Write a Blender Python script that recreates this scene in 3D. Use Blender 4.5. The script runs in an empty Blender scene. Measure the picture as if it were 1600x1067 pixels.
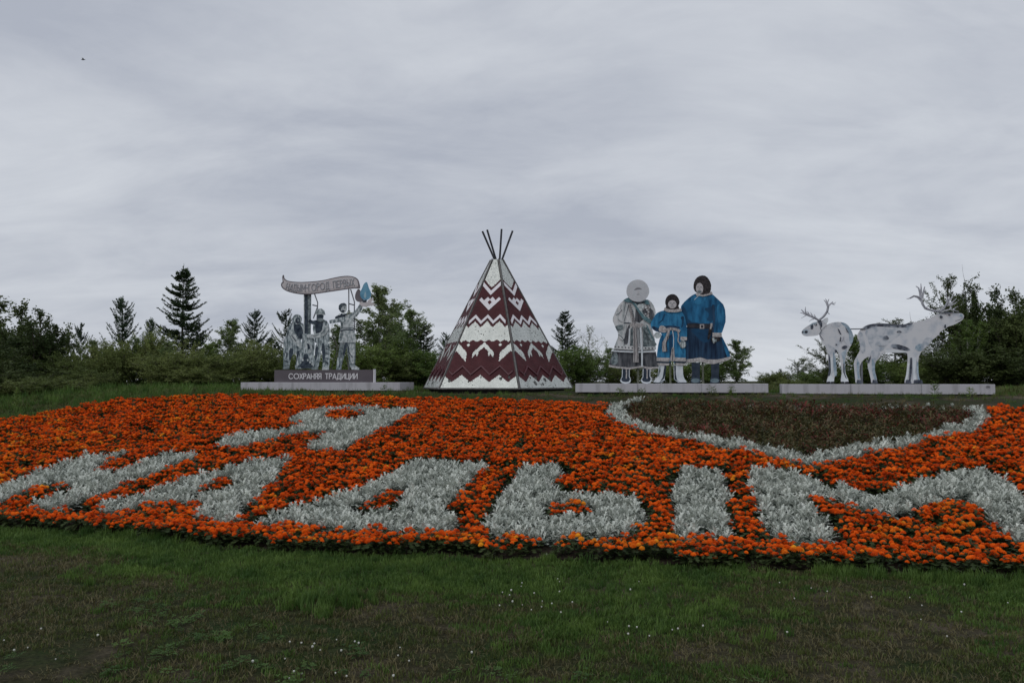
import bpy, bmesh, math, random
import numpy as np
from mathutils import Vector, Matrix
from mathutils.geometry import tessellate_polygon

# ------------------------------------------------------------------ camera
SC = bpy.context.scene
COL = SC.collection
EYE = 1.6
FPX = 1244.0                                   # focal length in photo pixels (1600 wide)
PITCH = math.atan(61.5 / FPX)
cam_d = bpy.data.cameras.new('camera')
cam_d.sensor_width = 36.0
cam_d.lens = 36.0 * FPX / 1600.0
cam_d.clip_start = 0.1
cam_d.clip_end = 3000.0
cam = bpy.data.objects.new('camera', cam_d)
COL.objects.link(cam)
cam.location = (0, 0, EYE)
cam.rotation_euler = (math.pi / 2 + PITCH, 0, 0)
SC.camera = cam

# ------------------------------------------------------------------ sky
SUN_EL, SUN_AZ = math.radians(42), math.radians(222)      # azimuth clockwise from +Y (view direction)
world = bpy.data.worlds.new("World")
SC.world = world
world.use_nodes = True
wn, wl = world.node_tree.nodes, world.node_tree.links
wn.clear()
w_out = wn.new('ShaderNodeOutputWorld')
w_bg = wn.new('ShaderNodeBackground'); w_bg.inputs['Strength'].default_value = 0.1
w_sky = wn.new('ShaderNodeTexSky'); w_sky.sky_type = 'NISHITA'; w_sky.sun_disc = False
w_sky.sun_elevation = SUN_EL; w_sky.sun_rotation = SUN_AZ
w_tc = wn.new('ShaderNodeTexCoord')
w_sep = wn.new('ShaderNodeSeparateXYZ'); wl.new(w_tc.outputs['Generated'], w_sep.inputs[0])
def wmath(op, a, b=None, c=None):
    n = wn.new('ShaderNodeMath'); n.operation = op
    for i, v in enumerate((a, b, c)):
        if v is None: continue
        if isinstance(v, (int, float)): n.inputs[i].default_value = v
        else: wl.new(v, n.inputs[i])
    return n.outputs[0]
w_z = wmath('ADD', wmath('MAXIMUM', w_sep.outputs['Z'], 0.0), 0.30)
w_px = wmath('DIVIDE', w_sep.outputs['X'], w_z)
w_py = wmath('DIVIDE', w_sep.outputs['Y'], w_z)
w_comb = wn.new('ShaderNodeCombineXYZ')
wl.new(w_px, w_comb.inputs[0]); wl.new(w_py, w_comb.inputs[1])
def wnoise(scale, detail, rough, off, stretch=(1, 1, 1), dist=0.0):
    m = wn.new('ShaderNodeMapping'); m.inputs['Location'].default_value = off
    m.inputs['Scale'].default_value = stretch; m.inputs['Rotation'].default_value = (0, 0, 0.35)
    wl.new(w_comb.outputs[0], m.inputs[0])
    n = wn.new('ShaderNodeTexNoise'); n.inputs['Scale'].default_value = scale
    n.inputs['Detail'].default_value = detail; n.inputs['Roughness'].default_value = rough
    n.inputs['Distortion'].default_value = dist
    wl.new(m.outputs[0], n.inputs['Vector'])
    return n.outputs['Fac']
n_big = wnoise(0.75, 3, 0.5, (3.1, 7.7, 0), (0.8, 1.2, 1), 0.5)
n_mid = wnoise(2.3, 6, 0.58, (9.1, 1.7, 0), (0.7, 1.5, 1), 0.7)
n_fine = wnoise(5.5, 5, 0.6, (2.1, 4.7, 0), (0.8, 1.4, 1), 0.4)
w_mix = wmath('ADD', wmath('ADD', wmath('MULTIPLY', n_big, 0.50), wmath('MULTIPLY', n_mid, 0.36)), wmath('MULTIPLY', n_fine, 0.14))
w_ramp = wn.new('ShaderNodeValToRGB')
w_ramp.color_ramp.elements[0].position = 0.38; w_ramp.color_ramp.elements[0].color = (0.425, 0.457, 0.53, 1)
w_ramp.color_ramp.elements[1].position = 0.62; w_ramp.color_ramp.elements[1].color = (0.65, 0.68, 0.73, 1)
e = w_ramp.color_ramp.elements.new(0.5); e.color = (0.545, 0.575, 0.635, 1)
w_low = wmath('POWER', wmath('SUBTRACT', 1.0, wmath('MAXIMUM', w_sep.outputs['Z'], 0.0)), 9.0)
w_mix = wmath('ADD', w_mix, wmath('MULTIPLY', w_low, 0.05))
wl.new(w_mix, w_ramp.inputs[0])
w_sc = wn.new('ShaderNodeVectorMath'); w_sc.operation = 'SCALE'; w_sc.inputs['Scale'].default_value = 10.0
wl.new(w_ramp.outputs[0], w_sc.inputs[0])
w_m = wn.new('ShaderNodeMix'); w_m.data_type = 'RGBA'; w_m.inputs[0].default_value = 0.97
wl.new(w_sky.outputs[0], w_m.inputs[6]); wl.new(w_sc.outputs[0], w_m.inputs[7])
wl.new(w_m.outputs[2], w_bg.inputs['Color']); wl.new(w_bg.outputs[0], w_out.inputs[0])

sun_d = bpy.data.lights.new('sun', 'SUN'); sun_d.energy = 0.6; sun_d.angle = math.radians(35)
sun_d.color = (1.0, 0.97, 0.92)
sun = bpy.data.objects.new('sun', sun_d); COL.objects.link(sun)
_sd = Vector((math.sin(SUN_AZ) * math.cos(SUN_EL), math.cos(SUN_AZ) * math.cos(SUN_EL), math.sin(SUN_EL)))
sun.rotation_euler = (-_sd).to_track_quat('-Z', 'Y').to_euler()
SC.view_settings.view_transform = 'Standard'
SC.view_settings.look = 'None'
SC.view_settings.exposure = 0.0
SC.view_settings.gamma = 1.0
SC.view_settings.use_curve_mapping = False
SC.render.engine = 'CYCLES'

# ------------------------------------------------------------------ helpers
rnd = random.Random(5)
rng = np.random.default_rng(11)

def tag(o, label=None, cat=None, group=None, kind=None):
    if label: o['label'] = label
    if cat: o['category'] = cat
    if group: o['group'] = group
    if kind: o['kind'] = kind
    return o

def mesh_np(name, V, faces, mats, midx=None, smooth=False):
    me = bpy.data.meshes.new(name)
    V = np.asarray(V, dtype=np.float32)
    if isinstance(faces, np.ndarray):
        n, k = faces.shape
        me.vertices.add(len(V)); me.vertices.foreach_set('co', V.ravel())
        me.loops.add(n * k); me.loops.foreach_set('vertex_index', faces.astype(np.int32).ravel())
        me.polygons.add(n)
        me.polygons.foreach_set('loop_start', np.arange(0, n * k, k, dtype=np.int32))
        me.update(calc_edges=True)
    else:
        me.from_pydata([tuple(map(float, v)) for v in V], [], faces)
    for m in (mats if isinstance(mats, (list, tuple)) else [mats]): me.materials.append(m)
    if midx is not None: me.polygons.foreach_set('material_index', np.asarray(midx, dtype=np.int32))
    if smooth: me.polygons.foreach_set('use_smooth', np.ones(len(me.polygons), dtype=bool))
    me.update()
    return me

def link(name, me, parent=None, loc=(0, 0, 0), rot=(0, 0, 0), sc=(1, 1, 1)):
    o = bpy.data.objects.new(name, me); COL.objects.link(o)
    o.location = loc; o.rotation_euler = rot; o.scale = sc
    if parent: o.parent = parent
    return o

class MB:
    """collects boxes, tubes and so on into one mesh"""
    def __init__(s): s.v = []; s.f = []; s.m = []
    def add(s, v, f, m=0):
        b = len(s.v); s.v += [tuple(p) for p in v]; s.f += [tuple(i + b for i in q) for q in f]; s.m += [m] * len(f)
    def box(s, x0, x1, y0, y1, z0, z1, m=0):
        v = [(x, y, z) for z in (z0, z1) for x, y in ((x0, y0), (x1, y0), (x1, y1), (x0, y1))]
        s.add(v, [(3, 2, 1, 0), (4, 5, 6, 7), (0, 1, 5, 4), (1, 2, 6, 5), (2, 3, 7, 6), (3, 0, 4, 7)], m)
    def tube(s, pts, radii, n=6, m=0, cap=True):
        pts = [Vector(p) for p in pts]; L = len(pts)
        if isinstance(radii, (int, float)): radii = [radii] * L
        v = []
        for i, p in enumerate(pts):
            d = (pts[min(i + 1, L - 1)] - pts[max(i - 1, 0)]).normalized()
            a = d.cross(Vector((0, 1, 0.01)));
            if a.length < 1e-3: a = d.cross(Vector((1, 0, 0)))
            a.normalize(); b = d.cross(a)
            for k in range(n):
                t = 2 * math.pi * k / n
                v.append(p + (a * math.cos(t) + b * math.sin(t)) * radii[i])
        f = [(i * n + k, i * n + (k + 1) % n, (i + 1) * n + (k + 1) % n, (i + 1) * n + k) for i in range(L - 1) for k in range(n)]
        if cap: f += [tuple(range(n - 1, -1, -1)), tuple((L - 1) * n + k for k in range(n))]
        s.add(v, f, m)
    def mesh(s, name, mats, smooth=False):
        return mesh_np(name, s.v, s.f, mats, s.m, smooth)

# ---- photo pixel -> world ray (used to read off where traced things stand)
def ray(px, py):
    c, s = math.cos(PITCH), math.sin(PITCH)
    dx, dz = (px - 800.0), (533.5 - py)
    return np.array([dx, FPX * c - dz * s, FPX * s + dz * c])

# ------------------------------------------------------------------ terrain
PHI = math.radians(13.0)
CU = (math.cos(PHI), -math.sin(PHI))           # along the rows
CV = (math.sin(PHI), math.cos(PHI))            # up the slope
def uv_of(x, y): return x * CU[0] + y * CU[1], x * CV[0] + y * CV[1]
def xy_of(u, v): return u * CU[0] + v * CV[0], u * CU[1] + v * CV[1]
def sstep(a, b, t):
    t = np.clip((t - a) / (b - a), 0, 1); return t * t * (3 - 2 * t)
def H(x, y):
    x = np.asarray(x, dtype=float); y = np.asarray(y, dtype=float)
    u, v = uv_of(x, y)
    h = np.interp(v, [7.0, 7.6, 8.2, 12.5, 16.6, 17.4, 18.4, 19.5, 26, 60, 400], [0, .012, .085, .64, 1.15, 1.22, 1.29, 1.33, 1.33, 1.1, 1.0])
    w = 1 - 0.86 * sstep(-15.2, -25.0, u) * sstep(9, 15, v) - .14 * sstep(17, 26, u) * sstep(9, 15, v)
    h = h * w
    h = h + 0.018 * np.sin(x * 1.7 + 0.6 * y) * np.sin(y * 1.3 - .4 * x) * sstep(60, 20, np.hypot(x, y))
    h = h + 0.02 * np.sin(x * .53) * np.cos(y * .61)
    return h
def hit(px, py, lift=0.0):
    d = ray(px, py); t = np.linspace(2.5, 60, 4000) / d[1]
    X = d[0] * t; Y = d[1] * t; Z = EYE + d[2] * t
    g = Z - (H(X, Y) + lift)
    i = np.argmax(g < 0)
    if not (g < 0).any(): return None
    if i == 0: return X[0], Y[0]
    a = g[i - 1] / (g[i - 1] - g[i])
    return X[i - 1] + (X[i] - X[i - 1]) * a, Y[i - 1] + (Y[i] - Y[i - 1]) * a
def in_poly(x, y, P):
    P = np.asarray(P); ins = np.zeros(np.shape(x), bool); j = len(P) - 1
    for i in range(len(P)):
        xi, yi = P[i]; xj, yj = P[j]
        if yi != yj:
            ins ^= ((yi > y) != (yj > y)) & (x < (xj - xi) * (y - yi) / (yj - yi) + xi)
        j = i
    return ins

# ------------------------------------------------------------------ materials
def nodes_of(m):
    m.use_nodes = True; nt = m.node_tree; return nt, nt.nodes, nt.links, nt.nodes['Principled BSDF']
def setp(b, **k):
    for a, v in k.items():
        b.inputs[a].default_value = v
def mat_noise(name, c1, c2, scale=6.0, rough=0.6, metal=0.0, lo=0.35, hi=0.65, detail=5, bump=0.0, coord='Object', c3=None, spec=0.4, stretch=None):
    m = bpy.data.materials.new(name); nt, N, L, b = nodes_of(m)
    tc = N.new('ShaderNodeTexCoord'); n = N.new('ShaderNodeTexNoise')
    n.inputs['Scale'].default_value = scale; n.inputs['Detail'].default_value = detail
    src = tc.outputs[coord]
    if stretch:
        mp = N.new('ShaderNodeMapping'); mp.inputs['Scale'].default_value = stretch
        L.new(src, mp.inputs[0]); src = mp.outputs[0]
    L.new(src, n.inputs['Vector'])
    r = N.new('ShaderNodeValToRGB'); r.color_ramp.elements[0].position = lo; r.color_ramp.elements[1].position = hi
    r.color_ramp.elements[0].color = (*c1, 1); r.color_ramp.elements[1].color = (*c2, 1)
    if c3: e = r.color_ramp.elements.new((lo + hi) / 2); e.color = (*c3, 1)
    L.new(n.outputs['Fac'], r.inputs[0]); L.new(r.outputs[0], b.inputs['Base Color'])
    setp(b, Roughness=rough, Metallic=metal); b.inputs['Specular IOR Level'].default_value = spec
    if bump:
        bp = N.new('ShaderNodeBump'); bp.inputs['Strength'].default_value = bump; bp.inputs['Distance'].default_value = 0.02
        L.new(n.outputs['Fac'], bp.inputs['Height']); L.new(bp.outputs[0], b.inputs['Normal'])
    return m
def mat_leaf(name, c1, c2, c3=None, rough=0.6, trans=0.25, nscale=0.8, spec=0.25):
    """foliage colour varies by object/instance and by a soft noise in space, slightly translucent"""
    m = bpy.data.materials.new(name); nt, N, L, b = nodes_of(m)
    oi = N.new('ShaderNodeObjectInfo'); geo = N.new('ShaderNodeNewGeometry')
    n = N.new('ShaderNodeTexNoise'); n.inputs['Scale'].default_value = nscale; n.inputs['Detail'].default_value = 3
    L.new(geo.outputs['Position'], n.inputs['Vector'])
    a = N.new('ShaderNodeMath'); a.operation = 'MULTIPLY_ADD'; a.inputs[1].default_value = 1.6; a.inputs[2].default_value = -0.55
    L.new(n.outputs['Fac'], a.inputs[0])
    a2 = N.new('ShaderNodeMath'); a2.operation = 'MULTIPLY_ADD'; a2.inputs[1].default_value = 0.5
    L.new(oi.outputs['Random'], a2.inputs[0]); L.new(a.outputs[0], a2.inputs[2])
    r = N.new('ShaderNodeValToRGB'); r.color_ramp.elements[0].color = (*c1, 1); r.color_ramp.elements[1].color = (*c2, 1)
    r.color_ramp.elements[0].position = 0.1; r.color_ramp.elements[1].position = 0.95
    if c3: e = r.color_ramp.elements.new(0.55); e.color = (*c3, 1)
    L.new(a2.outputs[0], r.inputs[0]); L.new(r.outputs[0], b.inputs['Base Color'])
    setp(b, Roughness=rough); b.inputs['Specular IOR Level'].default_value = spec
    if trans > 0:
        tr = N.new('ShaderNodeBsdfTranslucent'); L.new(r.outputs[0], tr.inputs['Color'])
        mx = N.new('ShaderNodeMixShader'); mx.inputs[0].default_value = trans
        out = N['Material Output']; L.new(b.outputs[0], mx.inputs[1]); L.new(tr.outputs[0], mx.inputs[2]); L.new(mx.outputs[0], out.inputs[0])
    return m

M = {}
M['bark_dark'] = mat_noise('dark_bark', (.035, .028, .022), (.09, .075, .06), 14, .9, bump=.4)
M['bark_birch'] = mat_noise('birch_bark', (.08, .075, .07), (.5, .49, .46), 9, .8, lo=.42, hi=.5, stretch=(1, 1, .3))
M['leaf_conifer'] = mat_leaf('spruce_needles', (.022, .044, .018), (.062, .10, .038), trans=.12, nscale=1.3)
M['leaf_pine'] = mat_leaf('pine_needles', (.026, .054, .030), (.072, .115, .062), trans=.12, nscale=1.3)
M['leaf_dark'] = mat_leaf('dark_foliage', (.038, .062, .018), (.12, .155, .048), trans=.3)
M['leaf_mid'] = mat_leaf('mid_green_foliage', (.08, .14, .030), (.21, .28, .075), trans=.33)
M['leaf_willow'] = mat_leaf('willow_foliage', (.095, .135, .034), (.24, .28, .09), trans=.33)
M['leaf_birch'] = mat_leaf('birch_foliage', (.11, .165, .055), (.29, .34, .15), trans=.35)
M['petal_orange'] = mat_leaf('orange_petals', (.52, .05, .003), (.98, .21, .011), (.86, .125, .005), rough=.75, trans=.12, nscale=7, spec=.15)
M['petal_amber'] = mat_leaf('amber_petals', (.70, .12, .006), (.90, .28, .015), (.82, .18, .008), rough=.75, trans=.12, nscale=.9, spec=.15)
M['petal_yellow'] = mat_leaf('yellow_petals', (.85, .28, .015), (.95, .45, .03), rough=.75, trans=.12, nscale=.9, spec=.15)
M['leaf_marigold'] = mat_leaf('marigold_leaves', (.022, .042, .012), (.06, .085, .024), trans=.2, nscale=1.5)
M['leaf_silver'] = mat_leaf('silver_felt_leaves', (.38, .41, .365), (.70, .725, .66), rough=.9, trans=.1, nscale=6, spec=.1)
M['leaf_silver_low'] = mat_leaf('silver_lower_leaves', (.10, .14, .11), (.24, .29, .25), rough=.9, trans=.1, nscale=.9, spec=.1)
M['leaf_amaranth'] = mat_leaf('bronze_green_leaves', (.055, .06, .02), (.15, .095, .05), (.10, .085, .03), trans=.2, nscale=2.5)
M['leaf_wine'] = mat_leaf('wine_red_leaves', (.10, .022, .018), (.22, .035, .03), trans=.2, nscale=1.1)
M['grass_green'] = mat_leaf('green_grass', (.045, .10, .020), (.14, .225, .048), trans=.33, nscale=2.2)
M['grass_dry'] = mat_leaf('dry_grass', (.085, .08, .034), (.17, .148, .07), trans=.2, nscale=.9)
M['grass_olive'] = mat_leaf('olive_grass', (.055, .08, .02), (.13, .15, .045), trans=.2, nscale=.9)
M['clover'] = mat_leaf('clover_leaves', (.035, .085, .016), (.09, .16, .035), trans=.2, nscale=3)
M['flower_white'] = mat_noise('white_clover_flower', (.5, .5, .45), (.75, .75, .7), 30, .8)

def mat_ground():
    m = bpy.data.materials.new('turf_ground'); nt, N, L, b = nodes_of(m)
    geo = N.new('ShaderNodeNewGeometry')
    def noise(s, d, off=(0, 0, 0)):
        mp = N.new('ShaderNodeMapping'); mp.inputs['Location'].default_value = off
        L.new(geo.outputs['Position'], mp.inputs[0])
        n = N.new('ShaderNodeTexNoise'); n.inputs['Scale'].default_value = s; n.inputs['Detail'].default_value = d
        n.inputs['Roughness'].default_value = .65
        L.new(mp.outputs[0], n.inputs['Vector']); return n.outputs['Fac']
    r1 = N.new('ShaderNodeValToRGB'); L.new(noise(.9, 8), r1.inputs[0])
    r1.color_ramp.elements[0].position = .38; r1.color_ramp.elements[0].color = (.028, .052, .014, 1)
    r1.color_ramp.elements[1].position = .66; r1.color_ramp.elements[1].color = (.12, .10, .075, 1)
    e = r1.color_ramp.elements.new(.52); e.color = (.045, .044, .022, 1)
    r2 = N.new('ShaderNodeValToRGB'); L.new(noise(38, 6, (4, 3, 1)), r2.inputs[0])
    r2.color_ramp.elements[0].position = .3; r2.color_ramp.elements[0].color = (.35, .35, .35, 1)
    r2.color_ramp.elements[1].position = .7; r2.color_ramp.elements[1].color = (1.35, 1.3, 1.25, 1)
    mx = N.new('ShaderNodeMix'); mx.data_type = 'RGBA'; mx.blend_type = 'MULTIPLY'; mx.inputs[0].default_value = 1
    L.new(r1.outputs[0], mx.inputs[6]); L.new(r2.outputs[0], mx.inputs[7]); L.new(mx.outputs[2], b.inputs['Base Color'])
    bp = N.new('ShaderNodeBump'); bp.inputs['Strength'].default_value = .8; bp.inputs['Distance'].default_value = .03
    L.new(noise(45, 6), bp.inputs['Height']); L.new(bp.outputs[0], b.inputs['Normal'])
    setp(b, Roughness=.95); b.inputs['Specular IOR Level'].default_value = .1
    return m
M['ground'] = mat_ground()
M['soil'] = mat_noise('bed_soil', (.018, .014, .010), (.05, .038, .028), 30, .95, bump=1.0, spec=.1)
M['plinth'] = mat_noise('plinth_paint', (.33, .32, .34), (.47, .46, .49), 3.5, .6, bump=.04, stretch=(2.2, 1, .35), detail=9, lo=.28, hi=.5)
M['plinth_old'] = mat_noise('old_concrete', (.16, .16, .165), (.24, .24, .25), 6, .85, bump=.2)
M['dark'] = mat_noise('shadow_dark_base', (.012, .011, .011), (.025, .022, .02), 5, .9)  # near-black: shade under plinths and tent put into the colour
M['sign_box'] = mat_noise('sign_box_paint', (.085, .072, .084), (.11, .095, .108), 2, .45)
M['white_paint'] = mat_noise('white_letter_paint', (.62, .61, .64), (.72, .71, .73), 6, .5)
M['steel_dark'] = mat_noise('dark_steel', (.02, .021, .028), (.045, .046, .055), 9, .5, .3)
M['steel_grey'] = mat_noise('grey_steel', (.13, .14, .16), (.2, .21, .23), 9, .5, .3)
M['post_green'] = mat_noise('weathered_green_post', (.09, .1, .075), (.14, .15, .11), 9, .7)

# ------------------------------------------------------------------ ground sheet
def axis_vals(lo, hi, c0, c1, step):
    core = list(np.arange(c0, c1 + 1e-6, step)); out = []
    d = step; p = c1
    while p < hi: d *= 1.22; p += d; out.append(p)
    neg = []; d = step; p = c0
    while p > lo: d *= 1.22; p -= d; neg.append(p)
    return np.array(neg[::-1] + core + out)
gx = axis_vals(-900, 900, -24, 20, .25); gy = axis_vals(-60, 1500, 0, 34, .25)
GX, GY = np.meshgrid(gx, gy); GZ = H(GX, GY)
V = np.stack([GX.ravel(), GY.ravel(), GZ.ravel()], 1)
nx, ny = len(gx), len(gy)
ii = (np.arange(ny - 1)[:, None] * nx + np.arange(nx - 1)[None, :]).ravel()
F4 = np.stack([ii, ii + 1, ii + 1 + nx, ii + nx], 1)
tag(link('ground', mesh_np('ground', V, F4, M['ground'], smooth=True)), kind='structure')

# ------------------------------------------------------------------ flower bed outlines (read from the photograph)
def Z(x0, y0, s, pts): return [(x0 + a / s, y0 + b / s) for a, b in pts]
def ground_poly(pts, lift=0.1):
    out = []
    for a, b in pts:
        h = hit(a, b, lift)
        if h is not None: out.append(h)
    return out
R1 = lambda p: Z(0, 690, 4, p)
R2 = lambda p: Z(320, 610, 4, p)
R3 = lambda p: Z(280, 700, 4, p)
R4 = lambda p: Z(660, 700, 4, p)
R5 = lambda p: Z(1020, 700, 4, p)
R6 = lambda p: Z(1250, 700, 4.5714, p)
R7 = lambda p: Z(930, 610, 4.706, p)
R8 = lambda p: Z(1230, 610, 4.324, p)
LETTERS = [
 ('Н', R1([(-100, 290), (0, 250), (120, 215), (250, 165), (400, 115), (550, 65), (680, 58), (820, 48), (760, 75), (680, 100), (600, 150), (700, 165), (780, 152), (860, 120), (920, 95), (1000, 62), (1120, 55), (1230, 52), (1225, 75), (1090, 120), (1000, 165), (880, 215), (760, 245), (640, 300), (500, 350), (380, 400), (260, 395), (150, 378), (210, 350), (300, 312), (430, 290), (455, 262), (440, 248), (330, 240), (200, 280), (110, 310), (0, 340), (-100, 380)]), []),
 ('А', R3([(-575, 362), (-500, 330), (-360, 300), (-270, 275), (-120, 230), (0, 185), (100, 150), (180, 130), (300, 105), (450, 70), (510, 45), (590, 50), (690, 48), (650, 100), (590, 160), (540, 240), (460, 310), (400, 370), (370, 420), (260, 438), (160, 410), (70, 400), (80, 375), (150, 345), (140, 318), (30, 303), (-120, 322), (-260, 345), (-360, 377), (-480, 374)]),
   [R3([(110, 265), (150, 230), (230, 195), (275, 165), (330, 178), (310, 240), (240, 250), (160, 262)])]),
 ('Д', R3([(470, 425), (600, 380), (700, 345), (850, 320), (960, 280), (1090, 240), (1240, 180), (1340, 130), (1390, 90), (1470, 50), (1600, 45), (1690, 65), (1820, 75), (1870, 60), (1935, 90), (1890, 130), (1820, 190), (1760, 265), (1680, 320), (1670, 370), (1750, 390), (1755, 430), (1680, 490), (1520, 492), (1400, 490), (1250, 480), (1080, 470), (880, 462), (760, 452), (680, 440), (560, 440), (480, 442)]),
   [R3([(1050, 352), (1180, 310), (1280, 280), (1370, 240), (1410, 225), (1430, 250), (1370, 320), (1300, 365), (1090, 378)])]),
 ('soft sign Ь of the Ы', R4([(630, 90), (720, 95), (800, 75), (890, 85), (890, 120), (850, 170), (820, 220), (870, 250), (960, 250), (1080, 260), (1190, 255), (1310, 265), (1370, 300), (1400, 350), (1395, 400), (1370, 450), (1300, 490), (1150, 510), (1000, 522), (850, 527), (700, 522), (560, 512), (430, 502), (370, 460), (380, 420), (430, 370), (450, 310), (480, 260), (550, 190), (590, 130)]),
   [R4([(775, 340), (850, 330), (900, 345), (970, 320), (1050, 345), (1105, 360), (1090, 385), (1000, 400), (900, 390), (840, 405), (775, 390)])]),
 ('upright bar of the Ы', R5([(150, 100), (200, 100), (300, 110), (370, 125), (450, 105), (450, 190), (490, 260), (460, 350), (490, 400), (510, 470), (500, 535), (400, 525), (290, 495), (260, 520), (140, 495), (130, 400), (120, 280), (140, 200)]), []),
 ('М', R5([(605, 120), (700, 110), (800, 110), (900, 125), (1040, 170), (1060, 200), (1200, 215), (1320, 250), (1420, 280)]) +
       R6([(540, 300), (600, 290), (700, 250), (860, 190), (1000, 140), (1100, 130), (1280, 125), (1380, 135), (1450, 180), (1560, 260), (1640, 330), (1900, 560), (2050, 720), (1820, 715), (1600, 640), (1530, 610), (1430, 530), (1350, 450), (1250, 380), (1150, 295), (1080, 320), (970, 370), (820, 400), (700, 430), (600, 440), (520, 420), (400, 395), (270, 340), (130, 315), (60, 325), (110, 390), (150, 450), (210, 500), (240, 570), (260, 640), (240, 660), (150, 638), (0, 622)]) +
       R5([(850, 540), (740, 530), (690, 500), (680, 450), (660, 340), (620, 260), (600, 180)]), []),
 ('Я', R2([(1330, 105), (1100, 95), (860, 92), (740, 100), (620, 120), (540, 150), (530, 175), (610, 200), (600, 215), (460, 220), (330, 240), (200, 260), (90, 290), (50, 315), (70, 335), (230, 330), (380, 300), (500, 265), (660, 240), (800, 235), (740, 270), (660, 310), (630, 335), (700, 347), (810, 357), (880, 347), (920, 310), (1050, 260), (1150, 205), (1230, 160), (1330, 115)]),
   [R2([(720, 155), (780, 120), (880, 115), (980, 125), (1000, 145), (930, 165), (830, 178), (740, 172)])]),
]
HEART_OUT = R7([(345, 72), (230, 88), (130, 110), (90, 150), (95, 190), (150, 230), (280, 275), (400, 320), (500, 350), (740, 378), (900, 422), (1100, 442), (1250, 472), (1400, 518), (1560, 560)]) + \
            R8([(220, 503), (300, 482), (400, 467), (550, 432), (700, 402), (830, 372), (1000, 327), (1180, 292), (1300, 262), (1360, 195), (1330, 140), (1260, 125), (1170, 122)])
HEART_IN = R7([(345, 86), (240, 108), (205, 140), (225, 205), (320, 250), (480, 295), (600, 320), (760, 345), (950, 365), (1150, 400), (1300, 435), (1480, 475), (1570, 495)]) + \
           R8([(120, 465), (160, 455), (270, 415), (500, 385), (640, 365), (740, 345), (900, 315), (1050, 270), (1200, 235), (1260, 190), (1238, 155), (1170, 134)]) + [(1500, 628), (1250, 614), (1003, 612)]
BED = [(-260, 790), (-100, 800), (0, 806), (60, 809), (130, 815), (200, 819), (300, 828), (350, 838), (400, 836), (450, 845), (520, 843), (600, 850), (680, 847), (760, 854), (850, 853), (930, 859), (1000, 856), (1080, 866), (1150, 863), (1240, 870), (1320, 869), (1420, 876), (1500, 875), (1600, 881), (1900, 898),
       (1900, 627), (1700, 630), (1600, 633), (1552, 637), (1500, 635), (1300, 633), (1000, 631), (940, 632), (880, 629), (800, 626), (640, 622), (300, 618), (200, 624), (100, 639), (0, 658), (-120, 682), (-260, 714)]
letters_g = [(n, ground_poly(p, .17), [ground_poly(h, .15) for h in hs]) for n, p, hs in LETTERS]
heart_out_g = ground_poly(HEART_OUT, .1); heart_in_g = ground_poly(HEART_IN, .1)
bed_g = ground_poly(BED, .12)

def jitter_grid(step, u0, u1, v0, v1, j=.42):
    u, v = np.meshgrid(np.arange(u0, u1, step), np.arange(v0, v1, step))
    u = u.ravel() + rng.uniform(-j, j, u.size) * step; v = v.ravel() + rng.uniform(-j, j, v.size) * step
    return xy_of(u, v)

# soil sheet of the bed
sx = np.arange(-19, 16, .2); sy = np.arange(5, 21, .2)
SX, SY = np.meshgrid(sx, sy); nx, ny = len(sx), len(sy)
ii = (np.arange(ny - 1)[:, None] * nx + np.arange(nx - 1)[None, :]).ravel()
cx_ = SX.ravel()[ii] + .1; cy_ = SY.ravel()[ii] + .1
bg = np.array(bed_g); keep = in_poly(cx_, cy_, bg)
ii = ii[keep]
V = np.stack([SX.ravel(), SY.ravel(), H(SX, SY).ravel() + .012], 1)
F4 = np.stack([ii, ii + 1, ii + 1 + nx, ii + nx], 1)
used = np.unique(F4); remap = np.zeros(len(V), int); remap[used] = np.arange(len(used))
tag(link('flower_bed_soil', mesh_np('flower_bed_soil', V[used], remap[F4], M['soil'], smooth=True)), kind='structure')

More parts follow.
